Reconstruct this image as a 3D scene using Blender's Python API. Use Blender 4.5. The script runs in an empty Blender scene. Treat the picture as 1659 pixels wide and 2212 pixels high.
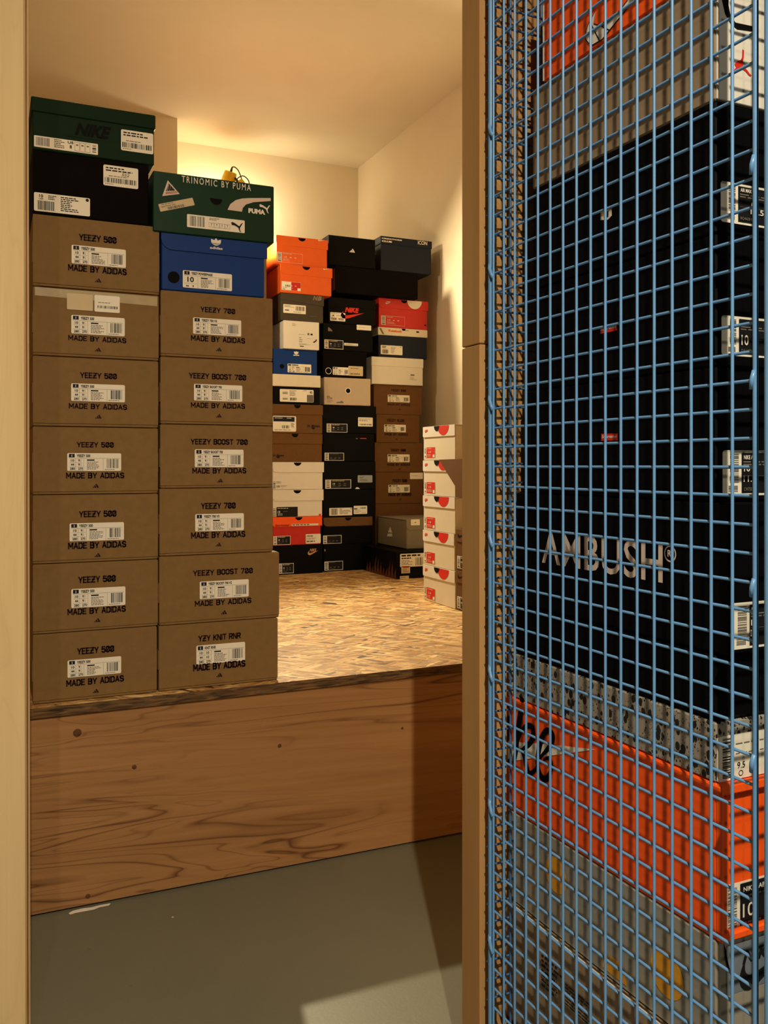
import bpy, bmesh, math, random
from mathutils import Vector, Matrix
random.seed(7)
SC = bpy.context.scene
COL = SC.collection

# ------------------------------------------------------------------ camera, world, lights, exposure
F, YH, CX, TH, H = 1900.0, 1006.0, 829.5, math.radians(24.0), 0.85   # focal length (px), horizon row, centre column, yaw, eye height
ST, CT = math.sin(TH), math.cos(TH)
cam = bpy.data.cameras.new('camera'); cam_o = bpy.data.objects.new('camera', cam); COL.objects.link(cam_o)
cam.sensor_fit = 'VERTICAL'; cam.sensor_height = 36.0; cam.lens = F / 2212 * 36.0
cam.shift_y = (YH - 1106.0) / 2212.0
cam_o.location = (0, 0, H); cam_o.rotation_euler = (math.pi / 2, 0, -TH)
cam.clip_start = 0.02
SC.camera = cam_o
SC.view_settings.view_transform = 'Standard'; SC.view_settings.look = 'None'
SC.view_settings.gamma = 1.0; SC.view_settings.use_curve_mapping = False
SC.view_settings.exposure = 0.0
SC.cycles.max_bounces = 6; SC.cycles.diffuse_bounces = 4; SC.cycles.use_denoising = True
SC.cycles.sample_clamp_indirect = 4.0
try: SC.cycles.use_light_tree = True
except Exception: pass
LAMP_A, LAMP_B, FILL_C = 300.0, 6300.0, 250.0       # radiance of the back sockets, the reflector lamp and an added fill bulb
W = bpy.data.worlds.new('dim_corridor_air'); SC.world = W; W.use_nodes = True
W.node_tree.nodes['Background'].inputs[0].default_value = (1.0, 0.80, 0.56, 1)
W.node_tree.nodes['Background'].inputs[1].default_value = 0.015

def lamp(name, loc, power, col, r, kind='POINT', aim=None, ang=120, blend=.5):
    l = bpy.data.lights.new(name, kind); l.energy = power; l.color = col; 
    if kind == 'AREA': l.shape = 'DISK'; l.size = r * 2
    else: l.shadow_soft_size = r
    o = bpy.data.objects.new(name, l); COL.objects.link(o); o.location = loc
    if kind == 'SPOT':
        l.spot_size = math.radians(ang); l.spot_blend = blend
        o.rotation_euler = (Vector(aim) - Vector(loc)).to_track_quat('-Z', 'Y').to_euler()
    return o
lamp('corridor_downlight', (-0.03, -0.6, 2.15), 66, (1.0, .86, .62), .016, 'AREA')
lamp('corridor_lamp', (-0.50, -1.9, 2.25), 45, (1.0, .86, .62), .02)

# ------------------------------------------------------------------ helpers: colour, nodes, mesh building
def lin(c):
    return tuple(((v / 255) / 12.92 if v / 255 <= .04045 else ((v / 255 + .055) / 1.055) ** 2.4) for v in c) + (1,)
MATS = {}
def new_mat(name):
    m = bpy.data.materials.new(name); m.use_nodes = True
    return m, m.node_tree.nodes, m.node_tree.links, m.node_tree.nodes['Principled BSDF']
def node(nt, typ, **kw):
    n = nt.nodes.new(typ)
    for k, v in kw.items():
        if k.startswith('_'): setattr(n, k[1:], v)
        else: n.inputs[k.replace('__', ' ')].default_value = v
    return n
def card(name, rgb, rough=.62, spec=.35, mottled=.05, scale=30, bump=.04, metal=0):
    """printed paper / card: one colour with a faint fibre mottling"""
    if name in MATS: return MATS[name]
    m, n, l, b = new_mat(name); nt = m.node_tree
    c = lin(rgb)
    tc = node(nt, 'ShaderNodeTexCoord')
    ns = node(nt, 'ShaderNodeTexNoise', Scale=scale, Detail=4.0)
    l.new(tc.outputs['Object'], ns.inputs['Vector'])
    rp = node(nt, 'ShaderNodeValToRGB')
    rp.color_ramp.elements[0].position = .3; rp.color_ramp.elements[1].position = .7
    rp.color_ramp.elements[0].color = tuple(v * (1 - mottled) for v in c[:3]) + (1,)
    rp.color_ramp.elements[1].color = tuple(min(1, v * (1 + mottled)) for v in c[:3]) + (1,)
    l.new(ns.outputs['Fac'], rp.inputs['Fac']); l.new(rp.outputs['Color'], b.inputs['Base Color'])
    b.inputs['Roughness'].default_value = rough; b.inputs['Specular IOR Level'].default_value = spec
    b.inputs['Metallic'].default_value = metal
    if bump:
        ns2 = node(nt, 'ShaderNodeTexNoise', Scale=scale * 8, Detail=2.0); l.new(tc.outputs['Object'], ns2.inputs['Vector'])
        bp = node(nt, 'ShaderNodeBump', Strength=bump, Distance=.002)
        l.new(ns2.outputs['Fac'], bp.inputs['Height']); l.new(bp.outputs['Normal'], b.inputs['Normal'])
    MATS[name] = m; return m

class MB:
    """collects polygons (points, material) and links them as ONE mesh object"""
    def __init__(s): s.v = []; s.f = []; s.m = []; s.mats = []; s.sm = []
    def mi(s, m):
        if m not in s.mats: s.mats.append(m)
        return s.mats.index(m)
    def poly(s, pts, m, smooth=False):
        k = len(s.v); s.v += [tuple(p) for p in pts]; s.f.append(list(range(k, k + len(pts)))); s.m.append(s.mi(m)); s.sm.append(smooth)
    def mesh(s, vs, fs, m, smooth=False):
        k = len(s.v); s.v += [tuple(p) for p in vs]; i = s.mi(m)
        for f in fs: s.f.append([k + j for j in f]); s.m.append(i); s.sm.append(smooth)
    def bm(s, bm, m, smooth=False):
        bm.verts.index_update()
        s.mesh([v.co.copy() for v in bm.verts], [[v.index for v in f.verts] for f in bm.faces], m, smooth); bm.free()
    def box(s, x0, x1, y0, y1, z0, z1, m, bev=.0012, seg=1):
        bm = bmesh.new(); bmesh.ops.create_cube(bm, size=1)
        for v in bm.verts:
            v.co = Vector(((x0 + x1) / 2 + v.co.x * (x1 - x0), (y0 + y1) / 2 + v.co.y * (y1 - y0), (z0 + z1) / 2 + v.co.z * (z1 - z0)))
        if bev: bmesh.ops.bevel(bm, geom=list(bm.edges), offset=bev, segments=seg, affect='EDGES', profile=.5)
        s.bm(bm, m)
    def rod(s, p, q, r, m, n=8, cap=True):
        p, q = Vector(p), Vector(q); d = (q - p).normalized()
        a = d.orthogonal().normalized(); b = d.cross(a)
        ring = [a * math.cos(2 * math.pi * i / n) * r + b * math.sin(2 * math.pi * i / n) * r for i in range(n)]
        vs = [p + o for o in ring] + [q + o for o in ring]
        fs = [[i, (i + 1) % n, n + (i + 1) % n, n + i] for i in range(n)]
        s.mesh(vs, fs, m, True)
        if cap: s.mesh([p + o for o in ring], [list(range(n))[::-1]], m); s.mesh([q + o for o in ring], [list(range(n))], m)
    def tube(s, pts, r, m, n=8):
        pts = [Vector(p) for p in pts]; vs = []; fs = []; a = None
        for i, p in enumerate(pts):
            d = (pts[min(i + 1, len(pts) - 1)] - pts[max(i - 1, 0)]).normalized()
            a = d.orthogonal().normalized() if a is None else (a - d * a.dot(d)).normalized()
            b = d.cross(a)
            vs += [p + (a * math.cos(2 * math.pi * k / n) + b * math.sin(2 * math.pi * k / n)) * r for k in range(n)]
        for i in range(len(pts) - 1):
            fs += [[i * n + k, i * n + (k + 1) % n, (i + 1) * n + (k + 1) % n, (i + 1) * n + k] for k in range(n)]
        fs += [list(range(n))[::-1], [(len(pts) - 1) * n + k for k in range(n)]]
        s.mesh(vs, fs, m, True)
    def lathe(s, c, axis, prof, m, n=24):
        c = Vector(c); d = Vector(axis).normalized(); a = d.orthogonal().normalized(); b = d.cross(a); vs = []; fs = []
        for r, t in prof:
            vs += [c + d * t + (a * math.cos(2 * math.pi * k / n) + b * math.sin(2 * math.pi * k / n)) * r for k in range(n)]
        for i in range(len(prof) - 1):
            fs += [[i * n + k, i * n + (k + 1) % n, (i + 1) * n + (k + 1) % n, (i + 1) * n + k] for k in range(n)]
        s.mesh(vs, fs, m, True)
    def build(s, name, parent=None, loc=None, rz=0):
        me = bpy.data.meshes.new(name); me.from_pydata(s.v, [], s.f)
        for m in s.mats: me.materials.append(m)
        me.polygons.foreach_set('material_index', s.m); me.polygons.foreach_set('use_smooth', s.sm); me.update()
        o = bpy.data.objects.new(name, me); COL.objects.link(o)
        if parent: o.parent = parent
        if loc: o.location = loc; o.rotation_euler.z = rz
        return o
def tag(o, label=None, cat=None, group=None, kind=None):
    if label: o['label'] = label
    if cat: o['category'] = cat
    if group: o['group'] = group
    if kind: o['kind'] = kind
    return o
def empty(name, loc=(0, 0, 0), rz=0):
    o = bpy.data.objects.new(name, None); COL.objects.link(o); o.location = loc; o.rotation_euler.z = rz; o.empty_display_size = .05
    return o

def ray(x, y):
    r = (x - CX) / F
    return Vector((ST + r * CT, CT - r * ST, -(y - YH) / F))
def at_V(x, y, V):                       # point of the view through (x, y) on the vertical plane at depth V
    d = ray(x, y); return Vector((0, 0, H)) + d * (V / d.y)
def at_U(x, y, U):
    d = ray(x, y); return Vector((0, 0, H)) + d * (U / d.x)
def at_Z(x, y, Z):
    d = ray(x, y); return Vector((0, 0, H)) + d * ((Z - H) / d.z)

# ------------------------------------------------------------------ lettering
TXT = {}
def glyphs(s, bold=0.0, shear=0.0, space=1.0):
    key = (s, bold, shear, space)
    if key not in TXT:
        cu = bpy.data.curves.new('lettering', 'FONT'); cu.body = s; cu.offset = bold; cu.shear = shear; cu.space_character = space
        cu.resolution_u = 3; cu.size = 1
        o = bpy.data.objects.new('lettering', cu); COL.objects.link(o)
        bpy.context.view_layer.update()
        dg = bpy.context.evaluated_depsgraph_get(); me = o.evaluated_get(dg).to_mesh()
        vs = [(v.co.x, v.co.y) for v in me.vertices]; fs = [list(p.vertices) for p in me.polygons]
        o.evaluated_get(dg).to_mesh_clear(); bpy.data.objects.remove(o); bpy.data.curves.remove(cu)
        xs = [v[0] for v in vs] or [0, 1]; ys = [v[1] for v in vs] or [0, 1]
        x0, x1, y0, y1 = min(xs), max(xs), min(ys), max(ys)
        vs = [((x - x0) / max(1e-6, x1 - x0), (y - y0) / max(1e-6, y1 - y0)) for x, y in vs]
        TXT[key] = (vs, fs)
    return TXT[key]
Wd = .56
SQ = {'A': (Wd + .04, [[(0, 0), (.3, 1), (.6, 0)], [(.1, .3), (.5, .3)]]), 'B': (Wd, [[(0, 0), (0, 1), (.42, 1), (.54, .87), (.54, .65), (.42, .52), (0, .52)], [(.42, .52), (.56, .38), (.56, .14), (.42, 0), (0, 0)]]),
      'D': (Wd, [[(0, 0), (0, 1), (.4, 1), (.56, .82), (.56, .18), (.4, 0), (0, 0)]]), 'E': (.5, [[(.5, 1), (0, 1), (0, 0), (.5, 0)], [(0, .52), (.44, .52)]]), 'I': (0, [[(0, 0), (0, 1)]]),
      'K': (.56, [[(0, 0), (0, 1)], [(.54, 1), (0, .4)], [(.2, .6), (.56, 0)]]), 'M': (.7, [[(0, 0), (0, 1), (.35, .34), (.7, 1), (.7, 0)]]), 'N': (.58, [[(0, 0), (0, 1), (.58, 0), (.58, 1)]]),
      'O': (Wd, [[(.15, 0), (0, .16), (0, .84), (.15, 1), (.41, 1), (.56, .84), (.56, .16), (.41, 0), (.15, 0)]]), 'R': (Wd, [[(0, 0), (0, 1), (.42, 1), (.56, .86), (.56, .6), (.42, .46), (0, .46)], [(.34, .46), (.56, 0)]]),
      'S': (Wd, [[(.56, .82), (.42, 1), (.14, 1), (0, .86), (0, .67), (.12, .55), (.44, .46), (.56, .34), (.56, .14), (.42, 0), (.14, 0), (0, .17)]]), 'T': (.56, [[(0, 1), (.56, 1)], [(.28, 0), (.28, 1)]]),
      'Y': (.6, [[(0, 1), (.3, .46), (.6, 1)], [(.3, .46), (.3, 0)]]), 'Z': (.56, [[(0, 1), (.56, 1), (0, 0), (.56, 0)], [(.06, .5), (.5, .5)]]), 'L': (.48, [[(0, 1), (0, 0), (.48, 0)]]), 'G': (Wd, [[(.56, .84), (.42, 1), (.15, 1), (0, .84), (0, .16), (.15, 0), (.42, 0), (.56, .16), (.56, .5), (.32, .5)]]),
      '0': (Wd, [[(.15, 0), (0, .16), (0, .84), (.15, 1), (.41, 1), (.56, .84), (.56, .16), (.41, 0), (.15, 0)], [(.12, .16), (.44, .84)]]),
      '5': (Wd, [[(.53, 1), (.03, 1), (0, .54), (.14, .6), (.42, .6), (.56, .46), (.56, .14), (.42, 0), (.14, 0), (0, .15)]]), '7': (Wd, [[(0, 1), (.56, 1), (.2, 0)]]), ' ': (.22, [])}
SWOOSH = [(1, .42), (.62, .2), (.42, .09), (.28, .02), (.17, 0), (.08, .03), (.02, .1), (0, .18), (.02, .28), (.07, .38), (.12, .44),
          (.105, .36), (.11, .28), (.15, .225), (.22, .205), (.32, .22), (.46, .26), (.7, .33)]

def spline(P, n=10):
    P = [Vector(p) for p in P]; out = []
    for i in range(len(P) - 1):
        p0, p1, p2, p3 = P[max(i - 1, 0)], P[i], P[i + 1], P[min(i + 2, len(P) - 1)]
        for k in range(n):
            t = k / n; out.append(.5 * ((2 * p1) + (-p0 + p2) * t + (2 * p0 - 5 * p1 + 4 * p2 - p3) * t * t + (-p0 + 3 * p1 - 3 * p2 + p3) * t ** 3))
    return out + [P[-1]]

class Sheet:
    """a flat face (origin, right, up, outward) of a mesh builder on which marks are laid"""
    def __init__(s, mb, O, ex, ez, n, w, h, lift=.0006):
        s.mb, s.O, s.ex, s.ez, s.n, s.w, s.h, s.lift = mb, Vector(O), Vector(ex), Vector(ez), Vector(n), w, h, lift
    def at(s, a, b, lift=None): return s.O + s.ex * a + s.ez * b + s.n * (s.lift if lift is None else lift)
    def pts(s, ps, m, lift=None):        # local metres
        s.mb.poly([s.at(a, b, lift) for a, b in ps], m)
    def fr(s, ps, m, lift=None):         # fractions, v downwards
        s.pts([(u * s.w, (1 - v) * s.h) for u, v in ps], m, lift)
    def rect(s, u0, v0, u1, v1, m, lift=None): s.fr([(u0, v1), (u1, v1), (u1, v0), (u0, v0)], m, lift)
    def frame(s, u0, v0, u1, v1, t, m):
        tu, tv = t / s.w, t / s.h
        s.rect(u0, v0, u1, v0 + tv, m); s.rect(u0, v1 - tv, u1, v1, m); s.rect(u0, v0 + tv, u0 + tu, v1 - tv, m); s.rect(u1 - tu, v0 + tv, u1, v1 - tv, m)
    def disc(s, u, v, r, m, r2=0, n=28, lift=None, a0=0, a1=360):
        cx, cz = u * s.w, (1 - v) * s.h
        A = [math.radians(a0 + (a1 - a0) * i / n) for i in range(n + 1)]
        if r2:
            for i in range(n):
                s.pts([(cx + r2 * math.cos(A[i]), cz + r2 * math.sin(A[i])), (cx + r * math.cos(A[i]), cz + r * math.sin(A[i])),
                       (cx + r * math.cos(A[i + 1]), cz + r * math.sin(A[i + 1])), (cx + r2 * math.cos(A[i + 1]), cz + r2 * math.sin(A[i + 1]))], m, lift)
        else:
            s.pts([(cx + r * math.cos(t), cz + r * math.sin(t)) for t in (A[:-1] if a1 - a0 == 360 else A)], m, lift)
    def text(s, t, u0, v0, u1, v1, m, bold=0.0, shear=0.0, space=1.0, lift=None, tilt=0):
        vs, fs = glyphs(t, bold, shear, space)
        a0, a1, b0, b1 = u0 * s.w, u1 * s.w, (1 - v1) * s.h, (1 - v0) * s.h
        s.mb.mesh([s.at(a0 + x * (a1 - a0), b0 + y * (b1 - b0) + tilt * x, s.lift * 1.5 if lift is None else lift) for x, y in vs], fs, m)
    def square_text(s, t, u0, v0, u1, v1, m, th=.205):       # technical lettering with cut corners, crossed Z and slashed zero
        total = sum(SQ[c][0] + .27 for c in t) - .27
        H_ = (v1 - v0) * s.h; W_ = (u1 - u0) * s.w; k = (W_ - th * H_) / total; hh = H_ * (1 - th); x = u0 * s.w + th * H_ / 2; z = (1 - v1) * s.h + th * H_ / 2
        for c in t:
            for P in SQ[c][1]:
                q = [Vector((x + a * k, z + b * hh)) for a, b in P]
                for i in range(len(q) - 1):
                    d = (q[i + 1] - q[i]).normalized(); e = d * th * H_ * .40; nn = Vector((-d.y, d.x)) * th * H_ / 2
                    s.pts([(p.x, p.y) for p in (q[i] - e + nn, q[i] - e - nn, q[i + 1] + e - nn, q[i + 1] + e + nn)], m)
            x += (SQ[c][0] + .27) * k
    def bars(s, u0, v0, u1, v1, m, n=16, seed=1, upright=True):
        r = random.Random(seed); W_ = [r.choice((1, 1, 2, 3)) for _ in range(n * 2)]; T = sum(W_); p = 0
        for i, k in enumerate(W_):
            if i % 2 == 0:
                if upright: s.rect(u0 + (u1 - u0) * p / T, v0, u0 + (u1 - u0) * (p + k) / T, v1, m)
                else: s.rect(u0, v0 + (v1 - v0) * p / T, u1, v0 + (v1 - v0) * (p + k) / T, m)
            p += k
    def lines(s, u0, v0, u1, v1, m, n=4, seed=1, fill=.45):     # print too small to read
        r = random.Random(seed); dv = (v1 - v0) / n
        for i in range(n):
            u = u0; end = u0 + (u1 - u0) * r.uniform(.55, 1)
            while u < end:
                k = (u1 - u0) * r.uniform(.08, .22); s.rect(u, v0 + i * dv, min(u + k, end), v0 + (i + fill) * dv, m); u += k + (u1 - u0) * .035
    def swoosh(s, u0, v0, u1, v1, m, flip=False):
        P = [((u0 + (1 - x if flip else x) * (u1 - u0)), v1 - y / .44 * (v1 - v0)) for x, y in SWOOSH]
        top = P[10:][::-1]; bot = P[:11][::-1]
        # split into quads so the concave outline fills cleanly
        A = P[:11]; B = [P[0]] + P[:10:-1]
        n = 24
        def samp(L, t):
            d = [0]
            for i in range(1, len(L)): d.append(d[-1] + math.hypot(L[i][0] - L[i - 1][0], (L[i][1] - L[i - 1][1])))
            x = t * d[-1]
            for i in range(1, len(L)):
                if x <= d[i] or i == len(L) - 1:
                    k = (x - d[i - 1]) / max(1e-9, d[i] - d[i - 1]); return (L[i - 1][0] + k * (L[i][0] - L[i - 1][0]), L[i - 1][1] + k * (L[i][1] - L[i - 1][1]))
        B = B + [P[10]]
        for i in range(n):
            q = [samp(A, i / n), samp(A, (i + 1) / n), samp(B, (i + 1) / n), samp(B, i / n)]
            s.fr(q, m)
    def stroke(s, ps, t, m, lift=None):  # thick polyline, fractions; t in metres
        P = [Vector((u * s.w, (1 - v) * s.h)) for u, v in ps]; L = []; R = []
        if isinstance(t, (list, tuple)) and len(ps) > 3:
            n = 5; Q = spline([(p.x, p.y, k) for p, k in zip(P, t)], n); P = [Vector((q.x, q.y)) for q in Q]; t = [max(.0008, q.z) * 1.0 for q in Q]
        for i, p in enumerate(P):
            d = (P[min(i + 1, len(P) - 1)] - P[max(i - 1, 0)]); d = d.normalized() if d.length else Vector((1, 0)); q = Vector((-d.y, d.x))
            k = t[i] if isinstance(t, (list, tuple)) else t
            L.append(p + q * k / 2); R.append(p - q * k / 2)
        for i in range(len(P) - 1): s.pts([L[i], R[i], R[i + 1], L[i + 1]], m, lift)

class Box:
    """one carton: Empty root, 'body' and optional 'lid' meshes, stickers as children"""
    def __init__(s, label, group, loc, w, h, d, body, rz=0.0, name='shoe_box', bev=.0018):
        s.w, s.h, s.d, s.loc, s.rz = w, h, d, Vector(loc), rz
        s.root = empty(name, loc, rz); tag(s.root, label, 'shoe box', group)
        s.bodymat = body; s.body = MB(); s.lid = None; s.htop = h; s.bev = bev; s.extra = []
        s.R = Matrix.Rotation(rz, 4, 'Z')
    def faces(s, face, proud=0.0):
        if face == 'F': return (0, -proud, 0), (1, 0, 0), (0, 0, 1), (0, -1, 0), s.w, s.h
        if face == 'L': return (-proud, s.d, 0), (0, -1, 0), (0, 0, 1), (-1, 0, 0), s.d, s.h
        if face == 'T': return (0, 0, s.h + proud), (1, 0, 0), (0, 1, 0), (0, 0, 1), s.w, s.d
    def sheet(s, face='F', proud=0.0, mb=None, lift=.0006): return Sheet(mb or s.body, *s.faces(face, proud), lift=lift)
    def P(s, face, x, y, proud=0.0):
        """fractions (u, v) on a face of the point seen at photo position (x, y)"""
        O, ex, ez, n, w, h = s.faces(face, proud)
        O = s.loc + s.R @ Vector(O); ex = s.R @ Vector(ex); ez = s.R @ Vector(ez); n = s.R @ Vector(n)
        d = ray(x, y); c = Vector((0, 0, H)); t = (O - c).dot(n) / d.dot(n); p = c + d * t - O
        return p.dot(ex) / w, 1 - p.dot(ez) / h
    def cap(s, hl, m, over=.002, name='lid'):
        s.lid = MB(); s.htop = s.h - .003; o = over
        s.lid.box(-o, s.w + o, -o, s.d + o, s.h - hl, s.h, m, s.bev); s.lidproud = o; s.lidname = name
        return s
    def flap(s, hl, m, dark, notch=None, nr=.02, face='F', rad=.025, over=.003, right_over=.0, th=.0024):
        s.lid = MB(); s.htop = s.h - .0022; s.lidproud = th; s.lidname = 'lid'
        s.lid.box(-.0008, s.w + .0008 + (right_over if face == 'F' else 0), -.0008, s.d + .0008, s.h - .002, s.h, m, 0)
        O, ex, ez, n, w, h = s.faces(face)
        O, ex, ez, n = Vector(O), Vector(ex), Vector(ez), Vector(n)
        L, Rr, T, Bt = -over * .3, w + right_over, h, h - hl
        pts = []
        if notch is not None:
            nx = notch * w
            top = [(nx + nr * math.cos(t), T - nr * .92 * math.sin(t)) for t in [math.pi * i / 14 for i in range(15)]]
        # flap = left half and right half around the notch
        lo = [(L + rad - rad * math.cos(t), Bt + rad - rad * math.sin(t)) for t in [math.pi / 2 * i / 8 for i in range(9)]]
        def slab(ps):
            f = [O + ex * a + ez * b + n * th for a, b in ps]; k = [O + ex * a + ez * b + n * .0002 for a, b in ps]
            s.lid.poly(f, m); N = len(ps)
            for i in range(N): s.lid.poly([k[i], k[(i + 1) % N], f[(i + 1) % N], f[i]], m)
        if notch is None:
            slab(lo + [(Rr, Bt), (Rr, T), (L, T)])
        else:
            rightarc = [p for p in top if p[0] >= nx]            # from right rim down to the bottom of the notch
            leftarc = [p for p in top if p[0] <= nx]
            slab(lo + [(nx, Bt)] + leftarc + [(L, T)])
            slab([(nx, Bt), (Rr, Bt), (Rr, T)] + rightarc)
            Sheet(s.lid, O, ex, ez, n, w, h, lift=.0004).pts([(nx + nr * 1.1 * math.cos(t), T - .001 - nr * 1.05 * math.sin(t)) for t in [math.pi * i / 14 for i in range(15)]], dark)  # flat patch whose dark colour stands for the shade in the notch
        return s
    def sticker(s, m, x0, y0, x1, y1, face='F', proud=0.0, name='label', K=None, rot=0, cut=None):
        """paper label whose corners are seen at photo positions (x0,y0) top left and (x1,y1) bottom right"""
        if K: (x0, y0), (x1, y1) = K(x0, y0), K(x1, y1)
        u0, v0 = s.P(face, x0, y0, proud); u1, v1 = s.P(face, x1, y1, proud)
        O, ex, ez, n, w, h = s.faces(face, proud)
        O, ex, ez, n = Vector(O), Vector(ex), Vector(ez), Vector(n)
        c = O + ex * ((u0 + u1) / 2 * w) + ez * ((1 - (v0 + v1) / 2) * h)
        W_, H_ = (u1 - u0) * w, (v1 - v0) * h
        if rot:
            q = Matrix.Rotation(rot, 4, n) ; ex = q @ ex; ez = q @ ez
        mb = MB(); o0 = c - ex * W_ / 2 - ez * H_ / 2
        r = min(W_, H_) * .07; pr = []
        for (cx, cz, a) in ((r, r, 180), (W_ - r, r, 270), (W_ - r, H_ - r, 0), (r, H_ - r, 90)):
            for i in range(4):
                t = math.radians(a + 30 * i); pr.append((cx + r * math.cos(t), cz + r * math.sin(t)))
        f = [o0 + ex * a + ez * b + n * .0006 for a, b in pr]; k = [o0 + ex * a + ez * b + n * .0001 for a, b in pr]
        mb.poly(f, m)
        for i in range(len(pr)): mb.poly([k[i], k[(i + 1) % len(pr)], f[(i + 1) % len(pr)], f[i]], m)
        s.extra.append((name, mb))
        return Sheet(mb, o0, ex, ez, n, W_, H_, lift=.0009)
    def pxpoly(s, K, pts, m, face='F', proud=0.0, lift=.0006, mb=None):
        s.sheet(face, proud, mb, lift).fr([s.P(face, *K(*p), proud) for p in pts], m)
    def pxtext(s, K, t, q, m, face='F', proud=0.0, mb=None, **kw):
        (x0, y0), (x1, y1) = K(q[0], q[1]), K(q[2], q[3])
        s.sheet(face, proud, mb).text(t, *s.P(face, x0, y0, proud), *s.P(face, x1, y1, proud), m, **kw)
    def pxsq(s, K, t, q, m, face='F'):
        (x0, y0), (x1, y1) = K(q[0], q[1]), K(q[2], q[3]); s.sheet(face).square_text(t, *s.P(face, x0, y0), *s.P(face, x1, y1), m)
    def pxrect(s, K, q, m, face='F', proud=0.0, mb=None, lift=.0006):
        (x0, y0), (x1, y1) = K(q[0], q[1]), K(q[2], q[3])
        s.sheet(face, proud, mb, lift).rect(*s.P(face, x0, y0, proud), *s.P(face, x1, y1, proud), m)
    def done(s, inset=0.0):
        s.body.box(0, s.w, 0, s.d, 0, s.htop, s.bodymat, s.bev)
        s.body.build('body', s.root)
        if s.lid: s.lid.build(s.lidname, s.root)
        for nme, mb in s.extra: mb.build(nme, s.root)
        return s

# ------------------------------------------------------------------ materials
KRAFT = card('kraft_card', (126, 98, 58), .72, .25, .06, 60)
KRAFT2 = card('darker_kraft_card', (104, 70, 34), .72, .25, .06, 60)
INK = card('dark_maroon_ink', (44, 20, 24), .7, .2, 0, bump=0)
BLACK = card('black_card', (7, 7, 8), .6, .08, .1)
BLACKM = card('soft_black_card', (13, 8, 8), .8, .06, .1)
WHITE = card('white_card', (226, 220, 210), .6, .3, .02)
CREAM = card('off_white_card', (222, 212, 192), .6, .3, .02)
PAPER = card('label_paper', (236, 230, 216), .5, .3, .02, bump=0)
TAPEP = card('aged_label_paper', (205, 186, 150), .55, .3, .03, bump=0)
PRINT = card('black_print', (24, 22, 24), .6, .2, 0, bump=0)
NAVYP = card('navy_print', (22, 28, 46), .6, .2, 0, bump=0)
GREYP = card('grey_print', (110, 104, 96), .6, .2, 0, bump=0)
ORANGE = card('orange_card', (226, 94, 26), .55, .35, .03)
ORED = card('orange_red_card', (255, 92, 22), .5, .35, .03)
RED = card('red_card', (196, 36, 24), .55, .35, .03)
REDP = card('red_print', (214, 44, 28), .6, .3, 0, bump=0)
BLUE = card('royal_blue_card', (8, 52, 122), .5, .18, .04)
NAVY = card('navy_card', (20, 28, 46), .6, .2, .06)
DGREEN = card('dark_green_card', (6, 36, 14), .6, .12, .06)
PGREEN = card('glossy_green_card', (8, 48, 26), .42, .18, .05)
GREYC = card('grey_card', (128, 118, 100), .6, .3, .04)
BEIGE = card('beige_grey_card', (190, 172, 150), .6, .3, .03)
NBGREY = card('olive_grey_card', (66, 58, 44), .6, .3, .05)
TAUPE = card('taupe_card', (146, 126, 102), .55, .35, .04)
SHADE_BLACK = card('hole_shade_and_black_print', (10, 9, 9), .8, .1, 0, bump=0)  # flat dark patches painted for shade inside thumb holes; also plain black print
TAN = card('tan_print', (196, 150, 100), .6, .3, 0, bump=0)
WPR = card('white_print', (232, 226, 214), .55, .3, 0, bump=0)
PINKW = card('pinkish_white_print', (214, 196, 184), .55, .3, 0, bump=0)
TAPE = card('clear_parcel_tape', (176, 160, 126), .2, .6, .1, bump=0)
BLUEGREY = card('blue_grey_paper', (150, 160, 164), .6, .3, .02, bump=0)
GOLDY = card('amber_print', (214, 150, 30), .35, .5, .08, bump=0)
YELLOW = card('yellow_silicone', (232, 196, 40), .5, .4, .03)
CABLE = card('dark_cable', (40, 26, 18), .5, .4, 0, bump=0)
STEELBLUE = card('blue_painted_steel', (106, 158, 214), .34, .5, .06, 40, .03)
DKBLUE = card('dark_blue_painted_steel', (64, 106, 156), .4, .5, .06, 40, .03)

def speckle():
    m, n, l, b = new_mat('speckled_grey_card'); nt = m.node_tree
    tc = node(nt, 'ShaderNodeTexCoord')
    def layer(sc, th, seed):
        mp = node(nt, 'ShaderNodeMapping', Scale=(sc, sc, sc * .7), Location=(seed, seed * 2, 0)); l.new(tc.outputs['Object'], mp.inputs['Vector'])
        v = node(nt, 'ShaderNodeTexVoronoi', Scale=1.0); v.inputs['Randomness'].default_value = 1; l.new(mp.outputs['Vector'], v.inputs['Vector'])
        sp = node(nt, 'ShaderNodeSeparateColor'); l.new(v.outputs['Color'], sp.inputs['Color'])
        ad = node(nt, 'ShaderNodeMath', _operation='MULTIPLY'); l.new(sp.outputs['Red'], ad.inputs[0]); ad.inputs[1].default_value = th
        lt = node(nt, 'ShaderNodeMath', _operation='LESS_THAN'); l.new(v.outputs['Distance'], lt.inputs[0]); l.new(ad.outputs[0], lt.inputs[1])
        return lt
    a, c = layer(150, .56, 0), layer(330, .52, 3.3)
    mx = node(nt, 'ShaderNodeMath', _operation='MAXIMUM'); l.new(a.outputs[0], mx.inputs[0]); l.new(c.outputs[0], mx.inputs[1])
    mix = node(nt, 'ShaderNodeMix', _data_type='RGBA'); mix.inputs[6].default_value = lin((150, 142, 130)); mix.inputs[7].default_value = lin((24, 22, 22))
    l.new(mx.outputs[0], mix.inputs[0]); l.new(mix.outputs[2], b.inputs['Base Color']); b.inputs['Roughness'].default_value = .55
    return m
SPECK = speckle()

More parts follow.
